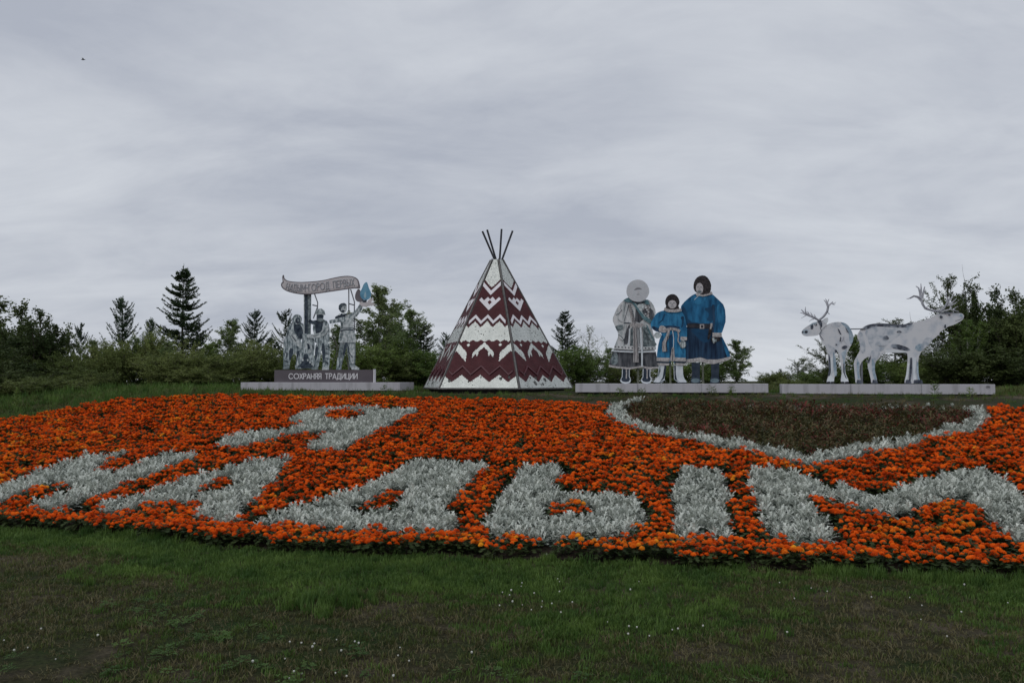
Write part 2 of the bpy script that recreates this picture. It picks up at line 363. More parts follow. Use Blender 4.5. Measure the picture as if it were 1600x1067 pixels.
# ------------------------------------------------------------------ scatter (geometry nodes instances of plants)
def scatter(name, X, Y, Zz, rot, scl, idx, protos):
    me = bpy.data.meshes.new(name + '_points'); n = len(X)
    me.vertices.add(n); me.vertices.foreach_set('co', np.stack([X, Y, Zz], 1).astype(np.float32).ravel())
    a = me.attributes.new('rot', 'FLOAT_VECTOR', 'POINT'); a.data.foreach_set('vector', np.asarray(rot, np.float32).ravel())
    a = me.attributes.new('scl', 'FLOAT', 'POINT'); a.data.foreach_set('value', np.asarray(scl, np.float32))
    a = me.attributes.new('idx', 'INT', 'POINT'); a.data.foreach_set('value', np.asarray(idx, np.int32))
    for p in protos:
        for m in p.materials:
            if m.name not in me.materials: me.materials.append(m)
    o = link(name, me)
    ng = bpy.data.node_groups.new(name + '_nodes', 'GeometryNodeTree')
    ng.interface.new_socket('Geometry', in_out='INPUT', socket_type='NodeSocketGeometry')
    ng.interface.new_socket('Geometry', in_out='OUTPUT', socket_type='NodeSocketGeometry')
    N, L = ng.nodes, ng.links
    gi = N.new('NodeGroupInput'); go = N.new('NodeGroupOutput')
    iop = N.new('GeometryNodeInstanceOnPoints'); L.new(gi.outputs[0], iop.inputs['Points'])
    iop.inputs['Pick Instance'].default_value = True
    join = N.new('GeometryNodeGeometryToInstance')
    for p in reversed(protos):
        po = bpy.data.objects.new(p.name, p)          # not linked: only a source shape
        oi = N.new('GeometryNodeObjectInfo'); oi.inputs['Object'].default_value = po; oi.inputs['As Instance'].default_value = True
        L.new(oi.outputs['Geometry'], join.inputs[0])
    L.new(join.outputs[0], iop.inputs['Instance'])
    # geometry-to-instance gives one instance per joined input
    def attr(nm, typ):
        at = N.new('GeometryNodeInputNamedAttribute'); at.data_type = typ; at.inputs['Name'].default_value = nm
        return at.outputs['Attribute']
    L.new(attr('idx', 'INT'), iop.inputs['Instance Index'])
    e2r = N.new('FunctionNodeEulerToRotation'); L.new(attr('rot', 'FLOAT_VECTOR'), e2r.inputs[0]); L.new(e2r.outputs[0], iop.inputs['Rotation'])
    L.new(attr('scl', 'FLOAT'), iop.inputs['Scale'])
    L.new(iop.outputs[0], go.inputs[0])
    md = o.modifiers.new('scatter', 'NODES'); md.node_group = ng
    return o
def rots(n, tilt=.15):
    return np.stack([rng.normal(0, tilt, n), rng.normal(0, tilt, n), rng.uniform(0, 6.283, n)], 1)

# ------------------------------------------------------------------ marigolds
def marigold_head(seed, mat):
    r = random.Random(seed); v = []; f = []
    rings = [(1.0, -.12, .30, 13), (.86, .16, .30, 11), (.62, .36, .28, 9), (.34, .47, .22, 6)]
    for rad, z, rise, n in rings:
        c = len(v); v.append((0, 0, z + rise * .5)); ph = r.random() * 6
        for k in range(n * 2):
            a = ph + math.pi * k / n; q = rad * (1.0 if k % 2 == 0 else .78) * r.uniform(.92, 1.08)
            v.append((q * math.cos(a), q * math.sin(a), z - (.22 if k % 2 == 0 else -.02) * rad + r.uniform(-.05, .05)))
        for k in range(n * 2): f.append((c, c + 1 + k, c + 1 + (k + 1) % (n * 2)))
    v = np.array(v) * .0275
    return mesh_np('flower_head', v, f, mat)
def leaf_pts(n_ax, w):  # outline of a simple lobed leaf along +x, unit length
    L_ = [(0, 0)]; R_ = []
    for i in range(n_ax):
        t = (i + .6) / n_ax
        s = w * math.sin(math.pi * min(1, t * .92 + .08)) ** .6
        L_.append((t - .05, s)); L_.append((t + .02, s * .35))
        R_.append((t - .05, -s)); R_.append((t + .02, -s * .35))
    return L_ + [(1.02, 0)] + R_[::-1]
def add_leaf(V_, F_, base, az, el, length, width, lobes, curl, mi, MI):
    """a leaf made as a folded strip with lobes: spine rises at el and curls down"""
    ca, sa = math.cos(az), math.sin(az)
    def P(t, s):
        e_ = el - curl * t
        x = length * (t * math.cos(el - curl * t * .5)); z = length * t * math.sin(el - curl * t * .5)
        zz = z + abs(s) * .35 * length
        yy = s * length
        return (base[0] + ca * x - sa * yy, base[1] + sa * x + ca * yy, base[2] + zz)
    n = lobes
    for side in (1, -1):
        for i in range(n):
            t0 = i / n; t1 = (i + 1) / n; tm = t0 + .75 / n
            w = width * math.sin(math.pi * (t0 * .8 + .15)) * side
            b = len(V_)
            V_ += [P(t0, 0), P(t1, 0), P(tm + .25 / n, w), P(t0 + .3 / n, w * .55)]
            F_.append((b, b + 1, b + 2, b + 3) if side > 0 else (b + 3, b + 2, b + 1, b)); MI.append(mi)
def marigold_foliage(seed):
    r = random.Random(seed); V_ = []; F_ = []; MI = []
    for k in range(34):
        a = r.uniform(0, 6.283); q = r.uniform(0, .07); z = r.uniform(.02, .12)
        add_leaf(V_, F_, (q * math.cos(a), q * math.sin(a), z), a + r.uniform(-.6, .6), r.uniform(-.1, .8), r.uniform(.06, .10), .28, 3, r.uniform(.2, 1), 0, MI)
    return V_, F_
def marigold_layout(seed, n):
    r = random.Random(seed); out = []
    for k in range(n):
        a = 2.4 * k + r.uniform(-.4, .4); q = .092 * math.sqrt((k + .3) / n) * r.uniform(.9, 1.15)
        out.append((q * math.cos(a), q * math.sin(a), .155 - 1.6 * q * q * 3 + r.uniform(-.025, .022), r.uniform(-.35, .35), r.uniform(-.35, .35), r.uniform(0, 6.28), r.uniform(.78, 1.15)))
    return out
heads = {k: [marigold_head(s, M[k]) for s in (1, 2)] for k in ('petal_orange', 'petal_amber', 'petal_yellow')}
def xform(me, x, y, z, rx, ry, rz, s):
    mt = Matrix.Translation((x, y, z)) @ Matrix.Rotation(rz, 4, 'Z') @ Matrix.Rotation(rx, 4, 'X') @ Matrix.Rotation(ry, 4, 'Y') @ Matrix.Scale(s, 4)
    return [mt @ v.co for v in me.vertices], [tuple(p.vertices) for p in me.polygons]
fol_mesh = []; plant_protos = []; plant_defs = []
NH = 8
for s in range(6):
    Vf, Ff = marigold_foliage(40 + s)
    fol_mesh.append(mesh_np('marigold_foliage', Vf, Ff, M['leaf_marigold']))
    lay = marigold_layout(70 + s, NH - (2 if s == 5 else 0))
    if s < 4: kinds = ['petal_orange'] * NH
    elif s == 4: kinds = ['petal_amber', 'petal_yellow', 'petal_amber', 'petal_amber', 'petal_orange', 'petal_amber', 'petal_yellow', 'petal_amber']
    else: kinds = ['petal_orange', 'petal_amber', 'petal_amber', 'petal_orange', 'petal_orange', 'petal_amber', 'petal_orange', 'petal_orange']
    plant_defs.append((lay, kinds))
    mb = MB(); mb.add(Vf, Ff, 0)
    for k, (x, y, z, rx, ry, rz, sc) in enumerate(lay):
        v, f = xform(heads[kinds[k]][k % 2], x, y, z, rx, ry, rz, sc); mb.add(v, f, {'petal_orange': 1, 'petal_amber': 2, 'petal_yellow': 3}[kinds[k]])
    plant_protos.append(mb.mesh('marigold_cluster', [M['leaf_marigold'], M['petal_orange'], M['petal_amber'], M['petal_yellow']]))

X, Y = jitter_grid(.150, -22, 16, 6.5, 22)
ok = in_poly(X, Y, bg)
ho = np.array(heart_out_g); hi_ = np.array(heart_in_g)
for dx_, dy_ in ((0, 0), (.06, 0), (-.06, 0), (0, .07), (0, -.07)): ok &= ~in_poly(X + dx_, Y + dy_, ho)
for n_, p, hs in letters_g:
    for dx_, dy_ in ((0, 0), (.035, 0), (-.035, 0), (0, .04), (0, -.05)):
        inside = in_poly(X + dx_, Y + dy_, np.array(p))
        for h in hs: inside &= ~in_poly(X + dx_, Y + dy_, np.array(h))
        ok &= ~inside
X, Y = X[ok], Y[ok]
# near the back edge over the heart nothing but soil
def px_of(x, y, z):
    c, s = math.cos(PITCH), math.sin(PITCH); zz = z - EYE
    fw = y * c + zz * s; up = -y * s + zz * c
    return 800 + FPX * x / fw, 533.5 - FPX * up / fw
PX, PY = px_of(X, Y, H(X, Y) + .1)
drop = (PX > 1010) & (PX < 1545) & (PY < 640)
# sparse gaps
gap = (np.sin(X * 3.1 + 1.3 * np.sin(Y * 2.2)) * np.sin(Y * 2.7 + np.cos(X * 1.9)) > .93) | (rng.random(len(X)) < .03 + .16 * (PX < 420) * (PY < 700) * (np.sin(PX / 37) * np.sin(PY / 9 + PX / 50) > -.2))
X, Y = X[~drop & ~gap], Y[~drop & ~gap]
PX, PY = px_of(X, Y, H(X, Y) + .1)
U_, V__ = uv_of(X, Y)
fbm_ = lambda a, b: np.sin(a * 1.1 + np.sin(b * 1.7)) * np.sin(b * 1.3 + .8 * np.sin(a * .9))
amber_p = .035 + .3 * (PX < 330) * (PY < 700) * (fbm_(X, Y) > .25) + .7 * np.exp(-((PX - 870) / 240) ** 2) * (PY > 828) + .35 * np.exp(-((PX - 1440) / 90) ** 2 - ((PY - 820) / 35) ** 2) \
    + .5 * (PX < 160) * (PY > 690) * (PY < 770) * np.exp(-((PX - 20) / 90) ** 2) + .45 * (PY < 632) * (PX < 620) * (PX > 440) + .25 * (PY < 690) * (PX < 330) * (np.sin(PX / 40) > .1) \
    + .6 * np.exp(-((PX - 1240) / 60) ** 2 - ((PY - 728) / 10) ** 2)
rr = rng.random(len(X))
idx = np.where(rr < amber_p * .55, 4, np.where(rr < amber_p, 5, rng.integers(0, 4, len(X))))
Zg = H(X, Y) + .005
order = np.argsort(np.hypot(X, Y) + 100 * ((PX < -20) | (PX > 1620)))
near, far = order[:300], order[300:]
sc_all = rng.uniform(.85, 1.15, len(X)); rz_all = rng.uniform(0, 6.283, len(X))
half = np.full(len(X), 1.0)
o = scatter('marigold_planting', X[far], Y[far], Zg[far], np.stack([rng.normal(0, .08, len(far)), rng.normal(0, .08, len(far)), rz_all[far]], 1), sc_all[far], idx[far], plant_protos)
tag(o, 'dense carpet of orange marigolds surrounding the silver letters on the slope', 'marigolds', kind='stuff')
g_or = 'orange marigold plants along the front edge of the flower bed'
g_am = 'yellow and amber marigold plants along the front edge of the flower bed'
for i in near:
    k = int(idx[i]); am = k >= 4
    r_ = link('marigold_plant', fol_mesh[k], None, (X[i], Y[i], Zg[i]), (0, 0, rz_all[i]), (sc_all[i],) * 3)
    if am: tag(r_, 'yellow and amber flowered marigold plant at the front edge of the flower bed', 'flower', g_am)
    else: tag(r_, 'orange flowered marigold plant at the front edge of the flower bed', 'flower', g_or)
    lay, kinds = plant_defs[k]
    for q, (x, y, z, rx, ry, rz, s) in enumerate(lay):
        hm = heads[kinds[q]][q % 2]
        h_ = bpy.data.objects.new('flower_head', hm); COL.objects.link(h_); h_.parent = r_
        h_.matrix_local = Matrix.Translation((x, y, z)) @ Matrix.Rotation(rz, 4, 'Z') @ Matrix.Rotation(rx, 4, 'X') @ Matrix.Rotation(ry, 4, 'Y') @ Matrix.Scale(s, 4)

# ------------------------------------------------------------------ silver-leaved plants
def silver_plant(seed):
    r = random.Random(seed); V_ = []; F_ = []; MI = []
    for s_ in range(3):
        bx, by = (r.uniform(-.03, .03), r.uniform(-.03, .03)); bz = r.uniform(.08, .135)
        for k in range(9):
            a = 2.4 * k + r.uniform(-.3, .3)
            el = 1.25 - .13 * k + r.uniform(-.15, .15)
            add_leaf(V_, F_, (bx, by, bz - .006 * k), a, el, r.uniform(.045, .085), .24, 3, r.uniform(.2, .9), 0, MI)
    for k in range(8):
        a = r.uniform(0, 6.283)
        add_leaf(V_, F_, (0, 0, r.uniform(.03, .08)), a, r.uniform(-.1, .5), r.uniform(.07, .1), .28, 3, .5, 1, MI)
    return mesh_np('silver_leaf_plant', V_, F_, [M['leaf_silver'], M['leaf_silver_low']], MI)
silver = [silver_plant(200 + s) for s in range(6)]
X, Y = jitter_grid(.098, -22, 16, 6.5, 22, .4)
which = np.full(len(X), -1)
for k, (n_, p, hs) in enumerate(letters_g):
    inside = np.ones(len(X), bool)
    for dx_, dy_ in ((.03, 0), (-.03, 0), (0, .05), (0, -.03)):
        inside &= in_poly(X + dx_, Y + dy_, np.array(p))
        for h in hs: inside &= ~in_poly(X + dx_, Y + dy_, np.array(h))
    which[inside] = k
rim = in_poly(X, Y, ho) & ~in_poly(X, Y, hi_)
which[rim & (which < 0)] = 7
keep = (which >= 0) & ~((rng.random(len(X)) < .03))
X, Y, which = X[keep], Y[keep], which[keep]
# thin line of surviving silver plants along the top of the heart
for (pa, pb, cnt, ya, yb) in ((1030, 1500, 30, 631, 636), (1380, 1500, 12, 633, 637), (1225, 1262, 26, 632, 640)):
    for k in range(cnt):
        h_ = hit(rnd.uniform(pa, pb), rnd.uniform(ya, yb) , .08)
        if h_: X = np.append(X, h_[0]); Y = np.append(Y, h_[1]); which = np.append(which, 8)
PX, PY = px_of(X, Y, H(X, Y) + .1)
order = np.argsort(np.hypot(X, Y) + 100 * ((PX < 0) | (PX > 1600)))
near, far = order[:300], order[300:]
Zg = H(X, Y); sc_all = rng.uniform(.85, 1.2, len(X)); rz_all = rng.uniform(0, 6.283, len(X)); pk = rng.integers(0, 6, len(X)); sc_all = np.where(which == 8, sc_all * .55, sc_all)
names = ['letter Н at the left end of the word', 'letter А second in the word', 'letter Д in the middle of the word', 'rounded part of the letter Ы', 'upright bar of the letter Ы', 'letter М at the right end of the word', 'lone letter Я above the word']
for k in range(9):
    s_ = far[which[far] == k]
    if not len(s_): continue
    o = scatter('silver_leaf_planting', X[s_], Y[s_], Zg[s_], np.stack([rng.normal(0, .1, len(s_)), rng.normal(0, .1, len(s_)), rz_all[s_]], 1), sc_all[s_], pk[s_], silver)
    lab = ('silver leaved planting forming the ' + names[k]) if k < 7 else ('silver leaved border tracing the lower outline of the heart' if k == 7 else 'sparse silver plants dotted along the top of the heart')
    tag(o, lab, 'planting', kind='stuff')
for i in near:
    k = int(which[i])
    o = link('silver_leaf_plant', silver[pk[i]], None, (X[i], Y[i], Zg[i]), (0, 0, rz_all[i]), (sc_all[i],) * 3)
    if k < 7: tag(o, 'front silver leaved plant of the ' + names[k], 'plant', 'silver plants in the front of the ' + names[k])
    else: tag(o, 'small silver leaved plant in the heart border', 'plant', 'silver plants in the heart border')

# ------------------------------------------------------------------ dark planting inside the heart
def bushy(seed, n, h, L0, mat2, width=.22, lobes=2):
    r = random.Random(seed); V_ = []; F_ = []; MI = []
    for k in range(n):
        a = r.uniform(0, 6.283); q = r.uniform(0, .05); z = r.uniform(.02, h)
        add_leaf(V_, F_, (q * math.cos(a), q * math.sin(a), z), a, r.uniform(.1, 1.2), L0 * r.uniform(.7, 1.2), width, lobes, r.uniform(.2, 1), 1 if r.random() < .3 else 0, MI)
    return mesh_np('heart_plant', V_, F_, [M['leaf_amaranth'], mat2], MI)
hp = [bushy(300 + s, 26, .12 + .03 * (s % 3), .075, M['leaf_wine'] if s in (1, 4) else M['leaf_marigold']) for s in range(5)] + \
     [bushy(320, 20, .14, .08, M['leaf_wine'])]
X, Y = jitter_grid(.115, -4, 16, 9, 19)
k_ = in_poly(X, Y, hi_) & in_poly(X, Y, ho) & (rng.random(len(X)) > .08); X, Y = X[k_], Y[k_]
pn = np.sin(X * 1.3 + 2 * np.sin(Y * .9)) + rng.normal(0, .5, len(X))
idx = np.where(pn > .7, 5, rng.integers(0, 5, len(X)))
o = scatter('heart_planting', X, Y, H(X, Y), rots(len(X), .15), rng.uniform(.7, 1.15, len(X)), idx, hp)
tag(o, 'dark green and wine red low planting filling the heart', 'planting', kind='stuff')

# ------------------------------------------------------------------ grass
def tuft(seed, n, h, rad, mat, w=.0035, lean=.5):
    r = random.Random(seed); V_ = []; F_ = []
    for k in range(n):
        a = r.uniform(0, 6.283); q = rad * math.sqrt(r.random()); x, y = q * math.cos(a), q * math.sin(a)
        b = r.uniform(0, 6.283); hh = h * r.uniform(.45, 1.1); l = lean * hh * r.uniform(.2, 1.3)
        dx, dy = math.cos(b), math.sin(b); px_, py_ = -dy * w, dx * w
        i = len(V_)
        V_ += [(x - px_, y - py_, -.01), (x + px_, y + py_, -.01),
               (x + dx * l * .4 - px_ * .8, y + dy * l * .4 - py_ * .8, hh * .6), (x + dx * l * .4 + px_ * .8, y + dy * l * .4 + py_ * .8, hh * .6), (x + dx * l, y + dy * l, hh)]
        F_ += [(i, i + 1, i + 3, i + 2), (i + 2, i + 3, i + 4)]
    return mesh_np('grass_tuft', V_, F_, mat)
def clover(seed):
    r = random.Random(seed); V_ = []; F_ = []
    for k in range(16):
        a = r.uniform(0, 6.283); q = .06 * math.sqrt(r.random()); x, y = q * math.cos(a), q * math.sin(a); z = r.uniform(.015, .045)
        for j in range(3):
            b = j * 2.094 + a; i = len(V_); s = r.uniform(.008, .013)
            c1, s1 = math.cos(b), math.sin(b)
            V_ += [(x, y, z), (x + s * (c1 - .6 * s1), y + s * (s1 + .6 * c1), z + .003), (x + 1.4 * s * c1, y + 1.4 * s * s1, z + .001), (x + s * (c1 + .6 * s1), y + s * (s1 - .6 * c1), z + .003)]
            F_.append((i, i + 1, i + 2, i + 3))
    return mesh_np('clover_patch', V_, F_, M['clover'])
gp = [tuft(1, 26, .042, .055, M['grass_green']), tuft(2, 22, .06, .05, M['grass_green']), tuft(3, 18, .035, .05, M['grass_olive']),
      tuft(4, 16, .035, .055, M['grass_dry'], lean=1.1), tuft(5, 14, .02, .055, M['grass_dry'], lean=1.6), clover(6), tuft(7, 30, .10, .05, M['grass_green'])]
def fbm(x, y, seed, base=1.0, oct_=4):
    r = np.random.default_rng(seed); s = np.zeros_like(x); amp = 1.0; tot = 0
    for o_ in range(oct_):
        for _ in range(4):
            a = r.uniform(0, 6.283); f = base * 2 ** o_ * r.uniform(.7, 1.4)
            s += amp * np.sin((x * math.cos(a) + y * math.sin(a)) * f + r.uniform(0, 6.28)) / 2
        tot += amp; amp *= .55
    return s / tot
u, v = np.meshgrid(np.arange(-11.5, 10.5, .052), np.arange(1.6, 7.9, .052))
u = u.ravel() + rng.uniform(-.026, .026, u.size); v = v.ravel() + rng.uniform(-.026, .026, v.size)
X, Y = xy_of(u, v)
ok = (Y > 2.6) & (np.abs(X) < 1.4 + .85 * Y) & ~in_poly(X, Y, bg)
X, Y, v = X[ok], Y[ok], v[ok]
green = fbm(X, Y, 3, 1.1) + .55 * sstep(5.4, 7.2, v) * 2 - .08 - .34 * sstep(6.2, 4.6, v) + .35 * fbm(X, Y, 77, 4.5) - .15 * sstep(1, -3, X) * sstep(6.6, 5, v)
bare = fbm(X, Y, 9, 1.7)
rr = rng.random(len(X))
keep = ~((bare > .9) & (rr < .7) & (v < 6.9)) & (rng.random(len(X)) < np.where(green > -.1, .95, .72))
idx = np.where(green > .35, np.where(rr < .55, 0, 1), np.where(green > -.15, np.where(rr < .45, 2, np.where(rr < .8, 0, 3)), np.where(rr < .35, 2, np.where(rr < .65, 3, 4))))
cl = fbm(X, Y, 21, .9); idx = np.where((cl > .5) & (rng.random(len(X)) < .2), np.where(rng.random(len(X)) < .6, 5, 0), idx)
ts = (fbm(X, Y, 55, 2.6) > .85) & (rng.random(len(X)) < .5); idx = np.where(ts, 6, idx)
edge = (v > 7.0) & (fbm(X, Y, 31, 1.5) > -.2) & (rng.random(len(X)) < .55); idx = np.where(edge, 6, idx)
X, Y, idx, v = X[keep], Y[keep], idx[keep], v[keep]
o = scatter('lawn_grass', X, Y, H(X, Y), rots(len(X), .16), rng.uniform(.55, 1.1, len(X)), idx, gp)
tag(o, 'short patchy lawn grass with clover and dry bits in the foreground', 'grass', kind='stuff')
# small white clover heads
def blob(name, r0, mat, n=6):
    bm = bmesh.new(); bmesh.ops.create_icosphere(bm, subdivisions=1, radius=r0)
    for v_ in bm.verts: v_.co *= rnd.uniform(.8, 1.15); v_.co.z += .045
    me = bpy.data.meshes.new(name); bm.to_mesh(me); bm.free(); me.materials.append(mat); return me
wf = blob('clover_flower', .0062, M['flower_white'])
pts = []
for cx, cy, sx_, sy_, n in ((540, 1030, 80, 18, 22), (860, 940, 60, 12, 12), (1460, 940, 110, 25, 9), (40, 1010, 45, 20, 7), (1010, 985, 40, 10, 8), (840, 905, 30, 20, 8), (1250, 960, 300, 50, 7)):
    for k in range(n):
        h_ = hit(rnd.gauss(cx, sx_), min(rnd.gauss(cy, sy_), 1066), .04)
        if h_ and uv_of(*h_)[1] < 7.3: pts.append(h_)
P = np.array(pts)
o = scatter('clover_flowers', P[:, 0], P[:, 1], H(P[:, 0], P[:, 1]), rots(len(P), .2), rng.uniform(.7, 1.3, len(P)), np.zeros(len(P)), [wf])
tag(o, 'tiny white clover flowers dotted over the lawn', 'clover', kind='stuff')

# taller grass and weeds on the crest round the plinths
tp = [tuft(11, 24, .16, .09, M['grass_green'], .006, .45), tuft(12, 24, .24, .09, M['grass_green'], .006, .4), tuft(13, 18, .14, .09, M['grass_olive'], .006, .6),
      tuft(14, 20, .10, .1, M['grass_dry'], .006, .7), tuft(15, 24, .07, .1, M['grass_green'], .006, .7)]
X, Y = jitter_grid(.13, -30, 20, 12.5, 27, .45)
u, v = uv_of(X, Y)
inb = in_poly(X, Y, bg)
PX, PY = px_of(X, Y, H(X, Y))
front = ~inb & (v > 13) & ((v > 16.8) | (u < -12)) & (u < 17)
soilband = (v > 16.3) & (v < 18.2) & (PX > 820)
n1 = fbm(X, Y, 44, .8)
front &= ~(soilband & (rng.random(len(X)) < .72))
front &= (v < 21.5) | (rng.random(len(X)) < .5)
front &= ~((np.hypot(X + .4, Y - 21) < 2.1)) & ~((v > 18.42) & (v < 19.5) & (u > -10.8) & (u < 6.3))
X, Y, u, v, n1, PX = X[front], Y[front], u[front], v[front], n1[front], PX[front]
tall = np.where((PX < 420) & (n1 > -.3), 1, 0)
rr = rng.random(len(X))
idx = np.where(rr < .3, 0, np.where(rr < .5, 2, np.where(rr < .62, 3, 4)))
idx = np.where((idx == 0) & (rng.random(len(X)) < .5), 2, idx)
idx = np.where((tall == 1) & (rr > .8), 1, idx)
idx = np.where((PX > 800) & (idx < 2) & (rng.random(len(X)) < .7), 3, idx)
o = scatter('crest_grass', X, Y, H(X, Y), rots(len(X), .1), rng.uniform(.6, 1.25, len(X)) * np.where((PX > 650) & (v < 18.6), .55, 1), idx, tp)
tag(o, 'taller rough grass along the crest around the plinths', 'grass', kind='stuff')

# ------------------------------------------------------------------ trees
def tubes(mb, pts, r0, r1, n=5):
    k = len(pts); mb.tube(pts, [r0 + (r1 - r0) * i / (k - 1) for i in range(k)], n, cap=False)
def quads_from(P, D1, D2):
    """diamond leaves at points P with half axes D1 (long) and D2 (wide)"""
    V_ = np.stack([P - D1, P - D2, P + D1, P + D2], 1).reshape(-1, 3)
    F_ = np.arange(len(V_)).reshape(-1, 4); return V_, F_
def rand_dirs(r, n):
    d = r.normal(size=(n, 3)); return d / np.linalg.norm(d, axis=1)[:, None]
def broadleaf(seed, h=5.0, rad=1.6, trunk_r=.07, leaves=9000, size=.06, up=.6, low=.12, fine=.5, bare=0.0, spread=.16, elong=1.6, tops=1, cone=0):
    """h total height; limbs leave the trunk from low*h upward, pointing outward and up"""
    r = np.random.default_rng(seed); wood = MB(); tips = []
    for st in range(tops):
        ox, oy = (0, 0) if st == 0 else r.normal(0, rad * .33, 2)
        hh = h * (1 if st == 0 else r.uniform(.55, .97))
        tp_ = [Vector((0 if i == 0 else ox * i / 8 + r.normal(0, .012) * h * .3, 0 if i == 0 else oy * i / 8 + r.normal(0, .012) * h * .3, hh * i / 8)) for i in range(9)]
        tubes(wood, tp_, trunk_r * (1 if st == 0 else .6), .008, 6)
        nl = int(30 / tops ** .5)
        for k in range(nl):
            t = low + (1 - low) * (k + r.random()) / nl
            i = min(int(t * 8), 7); f = t * 8 - i; b = tp_[i].lerp(tp_[i + 1], min(f, 1))
            az = 2.4 * k + r.normal(0, .4)
            prof = math.sin(math.pi * min(1, (t - low) / (1 - low) * .82 + .16)) ** .8
            if cone: prof = (1 - (t - low) / (1 - low)) ** .75 * .95 + .03
            L_ = rad * prof * r.uniform(.6, 1.3) + .12
            upk = up * r.uniform(.6, 1.4)
            d = Vector((math.cos(az), math.sin(az), upk)).normalized()
            pts = [b]; p = b
            for q in range(4):
                d = (d + Vector(r.normal(0, .16, 3)) + Vector((0, 0, .06))).normalized(); p = p + d * L_ / 4; pts.append(p)
            tubes(wood, pts, trunk_r * .33 * (1 - t * .6), .005, 4)
            for q in range(1, 5):
                for s_ in range(3):
                    d2 = (d + Vector(r.normal(0, .8, 3))).normalized(); l2 = L_ * .34 * r.uniform(.4, 1.2)
                    a = pts[q - 1].lerp(pts[q], r.random()); e_ = a + d2 * l2
                    if s_ < 2: tubes(wood, [a, a.lerp(e_, .5) + Vector(r.normal(0, .02, 3)), e_], .010, .003, 3)
                    tips.append((a, e_, l2))
        tips.append((tp_[7], tp_[8] + Vector((0, 0, .1)), h * .1))
    T = [t for t in tips if r.random() > bare]
    A = np.array([t[0] for t in T]); B = np.array([t[1] for t in T]); Ls = np.array([t[2] for t in T])
    w = Ls + .05; cnt = r.choice(len(T), size=leaves, p=w / w.sum())
    # clumping: points toward the outer end
    tt = r.beta(2.0, 1.3, leaves)[:, None] * 1.12
    P_ = A[cnt] + (B[cnt] - A[cnt]) * tt + r.normal(0, spread * .35, (leaves, 3)) * (h / 5)
    d1 = rand_dirs(r, leaves); d1[:, 2] *= .6
    d2 = np.cross(d1, rand_dirs(r, leaves)); d2 /= np.linalg.norm(d2, axis=1)[:, None] + 1e-6
    s = size * r.uniform(.6, 1.3, leaves)[:, None]
    V_, F_ = quads_from(P_, d1 * s * .5 * elong, d2 * s * .5)
    return wood, V_, F_
def conifer(seed, h=5.0, rad=1.1, trunk_r=.07, whorls=20, per=7, droop=.15, upturn=.35, twig=.16, dens=42, gapk=.12, low=.05, taper=.85, brush=1.0, irr=1.0):
    r = np.random.default_rng(seed); wood = MB(); Ps = []; Ds = []; Ws = []
    wood.tube([(0, 0, h * i / 6) for i in range(7)], [trunk_r * (1 - i / 6) + .006 for i in range(7)], 6, cap=False)
    for w in range(whorls):
        t = low + (1 - low) * max((w + r.uniform(-.3, .3)) / whorls, 0.0) ** .92
        if t > .985: continue
        t0_ = t
        for k in range(per):
            if r.random() < gapk: continue
            t = min(max(t0_ + r.uniform(-.55, .55) * irr / whorls, low), .98)
            az = r.uniform(0, 6.283); L_ = rad * (1 - t) ** taper * r.uniform(.6, 1.25) + .08
            n = 5; pts = []
            for q in range(n + 1):
                s = q / n; z = -droop * L_ * math.sin(s * 2.0) + upturn * L_ * s * s
                pts.append(Vector((math.cos(az) * L_ * s, math.sin(az) * L_ * s, h * t + z)))
            tubes(wood, pts[:4] + [pts[-1]], trunk_r * .22 * (1 - t) + .006, .004, 3)
            m = int(dens * (L_ / rad + .25))
            s = r.uniform(.12, 1.03, m); base = np.array([pts[min(int(a * n), n - 1)].lerp(pts[min(int(a * n), n - 1) + 1], min(1.1, a * n - min(int(a * n), n - 1))) for a in s])
            side = r.choice([-1, 1], m); dr = np.array([math.cos(az), math.sin(az), .25]); pr = np.array([-math.sin(az), math.cos(az), 0])
            dd = dr[None] * r.uniform(.3, 1, m)[:, None] + pr[None] * (side * r.uniform(.2, 1, m))[:, None] + r.normal(0, .25, (m, 3)); dd[:, 2] += .15 * brush
            dd /= np.linalg.norm(dd, axis=1)[:, None]
            ln = twig * r.uniform(.5, 1.15, m) * (1.15 - .6 * s) * (h / 5)
            Ps.append(base + dd * ln[:, None] * .5); Ds.append(dd * ln[:, None] * .5)
            ww = np.cross(dd, rand_dirs(r, m)); ww /= np.linalg.norm(ww, axis=1)[:, None] + 1e-6
            Ws.append(ww * (.017 * (h / 5) ** .5))
    # leader tip
    m = 50; z = h * r.uniform(.86, 1.03, m); dd = r.normal(0, 1, (m, 3)); dd[:, 2] = abs(dd[:, 2]) + .8; dd /= np.linalg.norm(dd, axis=1)[:, None]
    Ps.append(np.stack([r.normal(0, .02, m), r.normal(0, .02, m), z], 1)); Ds.append(dd * .05 * h / 5); ww = np.cross(dd, rand_dirs(r, m)); Ws.append(ww * .016)
    P_ = np.concatenate(Ps); V_, F_ = quads_from(P_, np.concatenate(Ds), np.concatenate(Ws)); return wood, V_, F_
KR = {}
def make_kind(spec, bark, leaf, name, id_=None):
    id_ = id_ or len(KR)
    wood, V_, F_ = spec
    rr_ = np.hypot(V_[:, 0], V_[:, 1]); KR[id_] = (np.percentile(rr_, 93), np.percentile(V_[:, 2], 99.85))
    return wood.mesh('trunk', M[bark]), mesh_np('crown', V_, F_, M[leaf]), name
K = {}
K['spruce'] = make_kind(conifer(1, whorls=28, per=9, droop=.12, upturn=.4, rad=1.5, twig=.20, dens=95, gapk=.1, taper=.72, irr=1.6), 'bark_dark', 'leaf_conifer', 'spruce_tree')
